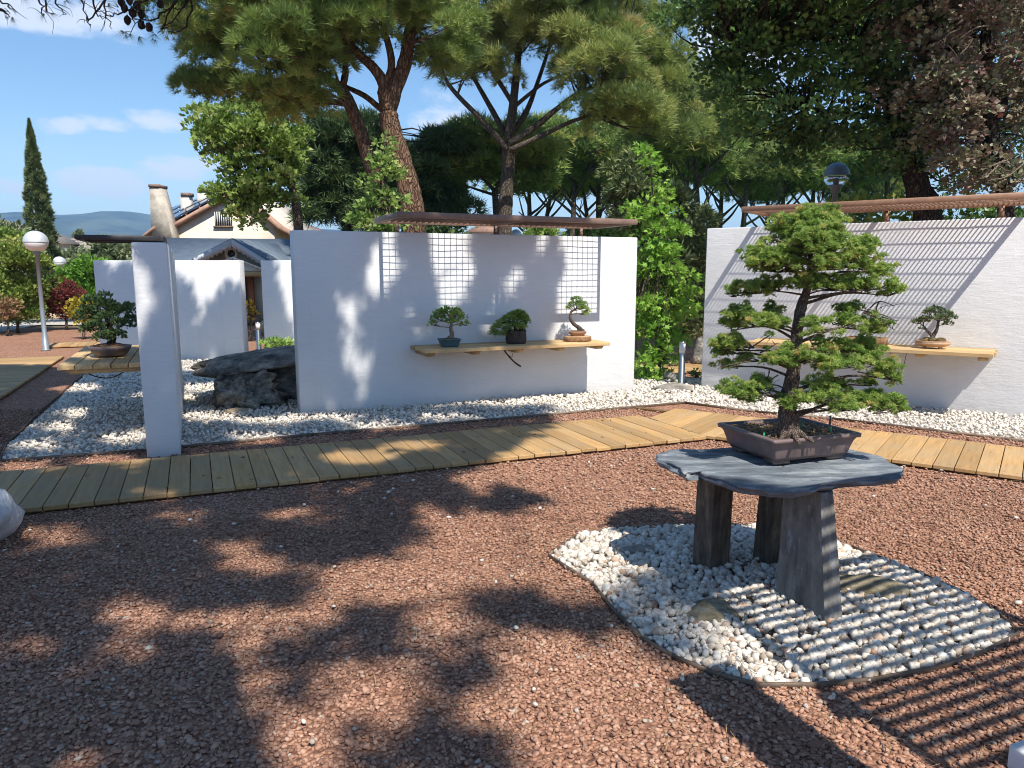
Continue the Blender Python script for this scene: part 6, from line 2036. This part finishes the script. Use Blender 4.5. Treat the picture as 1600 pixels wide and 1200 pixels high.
for i, (px, py, rx, ry, Y, lab) in enumerate(((850, 362, 26, 10, 36, 'bright green bush low behind the broad wall right of the pale globe'), (910, 362, 30, 9, 40, 'low bush behind the right half of the broad wall'), (965, 360, 30, 16, 26, 'green bush at the right end of the broad wall'), (690, 355, 50, 10, 36, 'dark bush low behind the shade frame of the broad wall'), (1085, 400, 40, 30, 26, 'dark green shrub in the gap left of the right wall'), (1040, 450, 60, 40, 24, 'tall hedge seen through the gap between the walls'))):
    bush('shrub', lab, 'shrub', [E(px, py, rx, ry, Y), E(px, py + ry, rx * .9, ry, Y), E(px, py + ry * 2.2, rx * .9, ry * 1.2, Y)], ('plane_leaf', 'hedge_leaf', 'plane_leaf', 'dark_needle', 'dark_leaf', 'dark_leaf')[i], LEAFW, .2, 40, (.3, .5), 28, mid=.6)
# low plants by the bollard
for px, py, lab in ((1052, 577, 'small dark creeping plant left of the bollard light'), (1085, 592, 'small dark creeping plant right of the bollard light')):
    p = G(px, py)
    bush('low_plant', lab, 'plant', [((p.x, p.y, .07), (.18, .12, .06))], 'dark_leaf', LEAFW, .05, 10, (.05, .08), 260, mid=.8)

# cypress
Yc = 30.0
t = thing('cypress', 'tall narrow dark cypress behind the nearer globe lamp', 'tree', (D(68, 420, Yc).x, Yc, 0))
b0 = Vector((D(69, 420, Yc).x, Yc, 0)); tp = D(45, 186, Yc)
g = Geo(); tube(g, [b0, b0.lerp(tp, .5), tp], [.16, .1, .02], 8); g.build('trunk', M['grey_bark'], t)
g = Geo()
n = 5200
f = rng.random(n) ** 0.85
wd = np.interp(f, [0, .12, .35, .6, .8, .92, 1.0], [.48, .54, .50, .36, .20, .09, .0])
a = rng.uniform(0, 2 * np.pi, n)
bump = 1 + 0.16 * np.sin(f * 60 + 3 * np.sin(a * 2)) + 0.12 * rng.normal(size=n)
P = np.array(b0)[None] + (np.array(tp) - np.array(b0))[None] * f[:, None]
dd = np.stack([np.cos(a), np.sin(a), np.zeros(n)], 1)
P = P + dd * (wd * bump * rng.uniform(.75, 1, n))[:, None]
tn = np.clip(0.42 + 0.25 * np.sin(f * 37 + a * 3) + rng.normal(0, .14, n), 0, 1)
scatter(g, SPRAY[0], SPRAY[1], P, dd * .8 + np.array([0, 0, 0.9]), .21 * (1 - .6 * f ** 3) * rng.uniform(.7, 1.2, n), tn)
stuff(g.build('crown', M['cypress_leaf'], t))
bush('cypress', 'tiny far cypress tip above the black shade frame', 'tree', [E(122, 366, 4, 9, 70, .3), E(122, 378, 5, 9, 70, .3)], 'cypress_leaf', SPRAY, .3, 10, (.2, .3), 40)

# ------------------------------------------------------------------ pines over the viewpoint: they throw the dappled shade on the left
def poly_in(P, poly):
    return inside(P, poly)


DARK_G = [[(-200, 560), (150, 560), (640, 640), (860, 640), (860, 668), (800, 700), (760, 722), (700, 745), (690, 775), (640, 800), (655, 830), (600, 862), (520, 880), (430, 872), (330, 905), (200, 930), (60, 955), (-200, 960)],
          [(-200, 900), (330, 905), (440, 900), (470, 920), (455, 960), (475, 1010), (490, 1040), (480, 1130), (430, 1160), (420, 1240), (-200, 1240)],
          [(752, 768), (800, 764), (840, 785), (820, 799), (775, 795)], [(665, 745), (720, 760), (735, 790), (690, 800)], [(735, 946), (830, 940), (950, 948), (965, 978), (860, 978), (760, 972)], [(566, 942), (608, 944), (606, 975), (570, 975)],
          [(495, 966), (537, 970), (540, 1010), (500, 1012)], [(566, 990), (637, 990), (640, 1028), (574, 1028)], [(640, 1030), (738, 1024), (742, 1070), (650, 1074)], [(738, 1003), (776, 1000), (776, 1031), (742, 1033)],
          [(640, 1140), (720, 1110), (790, 1180), (720, 1240), (610, 1240)], [(530, 1150), (590, 1140), (600, 1240), (520, 1240)],
          [(975, 850), (1060, 850), (1085, 900), (1095, 950), (1090, 1000), (1120, 1040), (1060, 1035), (1000, 1000), (965, 950), (1000, 900)]]
LIGHT_G = [(78, 838, 48, 14), (364, 866, 34, 13), (205, 962, 40, 16), (372, 973, 80, 22), (25, 1012, 30, 14), (192, 1024, 28, 12), (360, 1080, 38, 24), (470, 1175, 44, 26), (560, 722, 50, 12), (650, 702, 30, 8), (180, 722, 60, 8), (40, 730, 40, 8), (400, 685, 40, 7), (600, 668, 50, 5), (700, 655, 40, 4), (150, 650, 60, 8), (330, 610, 50, 7), (100, 672, 30, 7), (310, 655, 60, 7), (420, 662, 50, 6), (120, 608, 40, 6), (200, 690, 50, 7), (60, 700, 40, 7), (500, 655, 60, 5), (260, 625, 60, 6), (240, 780, 26, 6), (460, 800, 30, 6), (300, 810, 26, 6)]
LIGHT_W = [(595, 435, 24, 42), (547, 505, 18, 32), (541, 563, 12, 24), (583, 562, 11, 26), (570, 612, 14, 24), (512, 615, 16, 14), (520, 460, 12, 20), (560, 470, 10, 18), (685, 400, 16, 40), (722, 390, 18, 40), (705, 470, 24, 30), (740, 420, 10, 30), (800, 440, 14, 30), (820, 410, 14, 14), (640, 490, 14, 20), (760, 510, 20, 20), (660, 525, 18, 16), (620, 405, 10, 30), (480, 560, 10, 14), (530, 640, 12, 12), (845, 400, 10, 22), (770, 470, 10, 14), (600, 380, 16, 8)]


def dark_ground(px, py, Y):
    mg_ = 0.10 * F_PX / Y
    P = np.stack([px, py], 1)
    m = np.zeros(len(P), dtype=bool)
    for poly in DARK_G: m |= inside(P, poly)
    for cx, cy, rx, ry in LIGHT_G: m &= ((px - cx) / (rx + mg_)) ** 2 + ((py - cy) / (ry + mg_ * 1.5 / Y)) ** 2 > 1
    return m


def dark_wall2(px, py):
    m = (px < 868 - np.maximum(0, py - 440) * 0.25)
    for cx, cy, rx, ry in LIGHT_W: m &= ((px - cx) / (rx + 8)) ** 2 + ((py - cy) / (ry + 10)) ** 2 > 1
    return m


def pixn(P):
    dep = P[:, 1] * CP - (P[:, 2] - EYE) * SP
    up = P[:, 1] * SP + (P[:, 2] - EYE) * CP
    return 800 + F_PX * P[:, 0] / dep, 600 - F_PX * up / dep


SD = np.array(SUN_DIR)
targets = []
# ground
n = 15000
P = np.stack([rng.uniform(-9, 2.2, n), rng.uniform(1.9, 12.5, n), np.zeros(n)], 1)
px, py = pixn(P)
side2 = (P[:, :2] - np.array(A2[:2])) @ np.array(N2[:2])
ok = dark_ground(px, py, P[:, 1]) & ((side2 > 0) | (P[:, 0] < -2.4)) & (px > -260)
targets.append(P[ok])
# broad wall
n = 1500
kk, zz = rng.uniform(0, 3.4, n), rng.uniform(0, 2.07, n)
P = np.array(A2)[None] + kk[:, None] * np.array(W2)[None] + zz[:, None] * np.array([0, 0, 1.0])
px, py = pixn(P); targets.append(P[dark_wall2(px, py)])
# pillar wall: end face and left side, with a few bright spots near its head
n = 420
P = np.array(PA)[None] + rng.uniform(0, .27, n)[:, None] * np.array(W2)[None] + rng.uniform(0, 1.86, n)[:, None] * np.array([0, 0, 1.0])
P = P + np.concatenate([np.zeros((140, 3)), (np.array(WP)[None] * rng.uniform(0, 2.6, 280)[:, None])])
px, py = pixn(P)
lit = np.zeros(n, dtype=bool)
for cx, cy, rx, ry in ((225, 430, 16, 40), (235, 500, 14, 26), (255, 600, 14, 30), (250, 460, 10, 20), (215, 400, 12, 14)): lit |= ((px - cx) / (rx + 14)) ** 2 + ((py - cy) / (ry + 16)) ** 2 < 1
targets.append(P[~lit])
# back walls: jagged lower shade
n = 900
P = np.stack([rng.uniform(XB(150), XB(460), n), np.full(n, 13.4), rng.uniform(0, 1.83, n)], 1)
px, py = pixn(P)
edge = np.interp(px, [150, 200, 222, 262, 275, 290, 305, 318, 332, 345, 360, 380, 410, 425, 440, 460], [415, 430, 425, 470, 450, 455, 500, 520, 470, 470, 450, 470, 400, 440, 490, 540])
lit = py < edge
for cx, cy, rx, ry in ((307, 505, 9, 22), (285, 530, 8, 18), (340, 545, 7, 14), (175, 450, 10, 30), (425, 500, 10, 16)): lit |= ((px - cx) / rx) ** 2 + ((py - cy) / ry) ** 2 < 1
targets.append(P[~lit])
T = np.concatenate(targets)
h = rng.uniform(8.0, 11.5, len(T))
C = T + SD[None] * ((h - T[:, 2]) / SD[2])[:, None]
ang = (C[:, 2] - EYE) / np.maximum(C[:, 1], .1)                     # keep above the picture's upper border
bad = (C[:, 1] > 0) & (ang < 0.42)
h2 = 12.5
C[bad] = T[bad] + SD[None] * ((h2 - T[bad][:, 2]) / SD[2])[:, None]
drop = np.zeros(len(C), dtype=bool)
def hits(o, nrm):
    o, nrm = np.array(o), np.array(nrm)
    k = ((C - o) @ nrm) / (SD @ nrm)
    return C - SD[None] * k[:, None]
Hw = hits(A2, N2); kx = (Hw - np.array(A2)) @ np.array(W2); qx, qy = pixn(Hw); on = (kx > -.2) & (kx < 4.5) & (Hw[:, 2] > -.1) & (Hw[:, 2] < 2.2)
for cx, cy, rx, ry in LIGHT_W: drop |= on & (((qx - cx) / (rx + 5)) ** 2 + ((qy - cy) / (ry + 6)) ** 2 < 1)
Hp = hits(PA, -WP); kx = (Hp - np.array(PA)) @ np.array(W2); qx, qy = pixn(Hp); on = (kx > -.3) & (kx < .6) & (Hp[:, 2] > 0) & (Hp[:, 2] < 2.2)
for cx, cy, rx, ry in ((225, 430, 16, 40), (240, 500, 14, 24), (258, 600, 14, 26), (215, 400, 14, 16)): drop |= on & (((qx - cx) / (rx + 9)) ** 2 + ((qy - cy) / (ry + 10)) ** 2 < 1)
Hg = C - SD[None] * (C[:, 2] / SD[2])[:, None]; qx, qy = pixn(Hg); on = (Hg[:, 1] > 1.5) & ((((Hg[:, :2] - np.array(A2[:2])) @ np.array(N2[:2])) > 0) | (Hg[:, 0] < -2.4))
for cx, cy, rx, ry in LIGHT_G: drop |= on & (((qx - cx) / rx) ** 2 + ((qy - cy) / ry) ** 2 < 1)
# nothing may stand between the sun and the table bonsai
bc = np.array((ROOT.x + .03, ROOT.y, TZ + .70)); vv = C - bc; tt = vv @ SD; drop |= np.linalg.norm(vv - tt[:, None] * SD[None], axis=1) < 0.72
C = C[~drop]
side = C[:, 0] < -1.2
for sel, base, lab in ((side, Vector((-6.6, 0.2, 0)), 'tall pine left of the viewpoint shading the boardwalk from outside the picture'), (~side, Vector((0.95, -2.7, 0)), 'tall pine behind the viewpoint shading the red gravel from outside the picture')):
    cs = C[sel]
    t = thing('pine_tree', lab, 'tree', tuple(base), 'pines over the viewpoint')
    cc = Vector(cs.mean(0))
    g = Geo()
    top = base.lerp(cc, .12); top.z = 7.8
    tr = smooth_path([base, Vector((base.x, base.y, 3.2)), Vector((base.x * .97, base.y + .1, 6.0)), top], 5)
    tube(g, tr, list(np.linspace(.27, .15, len(tr))), 10, wob=.06)
    g.build('trunk', M['pine_bark'], t, smooth=True)
    gb = Geo()
    hubs = [tr[-1]]
    for k in range(5):
        tgt = Vector(cs[int(rng.integers(len(cs)))])
        pts = smooth_path([tr[-1 - (k % 3)], tr[-1].lerp(tgt, .5) + UP * .4, tgt], 4); tube(gb, pts, list(np.linspace(.008, .005, len(pts))), 6); hubs += pts[2:]
    limbs_to(gb, hubs, cs, .007, .004, .06)
    stuff(gb.build('branches', M['pine_bark'], t, smooth=True))
    gf = Geo()
    for c in cs:
        n = 11
        d = unit(n)
        p = c + d * rng.uniform(0, .14, n)[:, None]
        scatter(gf, TUFT_W[0], TUFT_W[1], p, d + np.array([0, 0, .5]), .125 * rng.uniform(.8, 1.2, n), np.clip(rng.normal(.4, .15, n), 0, 1))
    stuff(gf.build('crown', M['pine_needle'], t))
    if sel is side: left_pine = t

# twigs, needles and cones of that left pine hanging into the upper left corner
Yt = 5.2
g = Geo(); gn = Geo()
W_ = lambda px, py, dy=0: D(px, py, Yt + dy)
tw = [[(330, -60), (230, 0), (180, 25), (160, 20)], [(330, -60), (265, 10), (235, 30), (200, 28)], [(300, -40), (262, 25), (250, 45)], [(330, -50), (280, 20), (246, 52)], [(200, -40), (160, 8), (137, 28), (142, 38)], [(140, -40), (130, 0), (140, 40)], [(90, -50), (70, 10), (82, 22)], [(40, -40), (62, 5), (66, 22)], [(-20, -30), (0, 10), (16, 22)], [(100, -50), (88, 5), (104, 22)], [(-30, 0), (6, 18), (14, 30)], [(180, -50), (165, 10), (175, 45)], [(240, -60), (215, 10), (205, 50)], [(300, -50), (290, 5), (255, 15)], [(150, -40), (148, 15), (160, 30)], [(-30, -30), (5, 5), (25, 20)], [(310, -30), (290, 40), (262, 50)]]
tips = []
for q in tw:
    P = smooth_path([W_(x, y, i * .05) for i, (x, y) in enumerate(q)], 5)
    for v in P[1:-1]: v += Vector((random.gauss(0, .008), 0, random.gauss(0, .008)))
    tube(g, P, list(np.linspace(.009, .0022, len(P))), 5); tips.append(P[-1]); 
    for _ in range(4):
        v = P[random.randrange(len(P) // 2, len(P))]; e = v + Vector((random.gauss(0, .06), random.gauss(0, .05), random.gauss(-.03, .05))); branch(g, v, e, .0025, .001, 4, .2, 4)
stuff(g.build('twigs', M['dark_bark'], left_pine, smooth=True))
for (x, y, nn) in ((192, 46, 3), (200, 52, 2), (216, 58, 3), (240, 50, 3), (70, 22, 2), (80, 20, 2), (16, 26, 3), (252, 42, 2), (170, 5, 3), (100, 0, 2), (240, 60, 2), (130, -4, 2), (225, 20, 3), (255, 20, 3), (205, 8, 3), (35, -8, 3), (185, 12, 2)):
    c = np.array(W_(x, y, .1))
    d = np.array([(rng.normal(0, .45), rng.normal(0, .4), -.8 + rng.normal(0, .4)) for _ in range(nn)])
    scatter(gn, PINE_T[0], PINE_T[1], np.repeat(c[None], nn, 0) + rng.normal(0, .006, (nn, 3)), d, .085 * rng.uniform(.8, 1.2, nn), np.clip(rng.normal(.3, .2, nn), 0, 1))
stuff(gn.build('needles', M['dark_needle'], left_pine))
for (x, y) in ((199, 31), (207, 20), (194, 12), (221, 22), (221, 38), (233, 42), (190, 4), (251, 5), (202, 0), (214, 8)):
    c = W_(x, y, .1)
    g = Geo(); lathe(g, [(.004, .028), (.016, .02), (.023, .006), (.024, -.006), (.018, -.022), (.006, -.032)], 10, tuple(c))
    V = g.V[0]; rr = 1 + rng.uniform(-.14, .14, len(V)); V[:] = (V - np.array(c)) * rr[:, None] + np.array(c)
    g.build('cone', M['dark_bark'], left_pine)

# ------------------------------------------------------------------ the air between here and the mountains
g = Geo(); abox(g, (-4300, -4300, -1.1), (4300, 4300, 262))
mh = bpy.data.materials.new('haze'); mh.use_nodes = True
nt = mh.node_tree; nt.nodes.clear()
vo = nt.nodes.new('ShaderNodeVolumePrincipled'); ou = nt.nodes.new('ShaderNodeOutputMaterial')
vo.inputs['Color'].default_value = (0.30, 0.60, 1.0, 1); vo.inputs['Density'].default_value = 0.00027
vo.inputs['Anisotropy'].default_value = 0.0
nt.links.new(vo.outputs[0], ou.inputs['Volume'])
tag(g.build('haze', mh), kind='stuff')
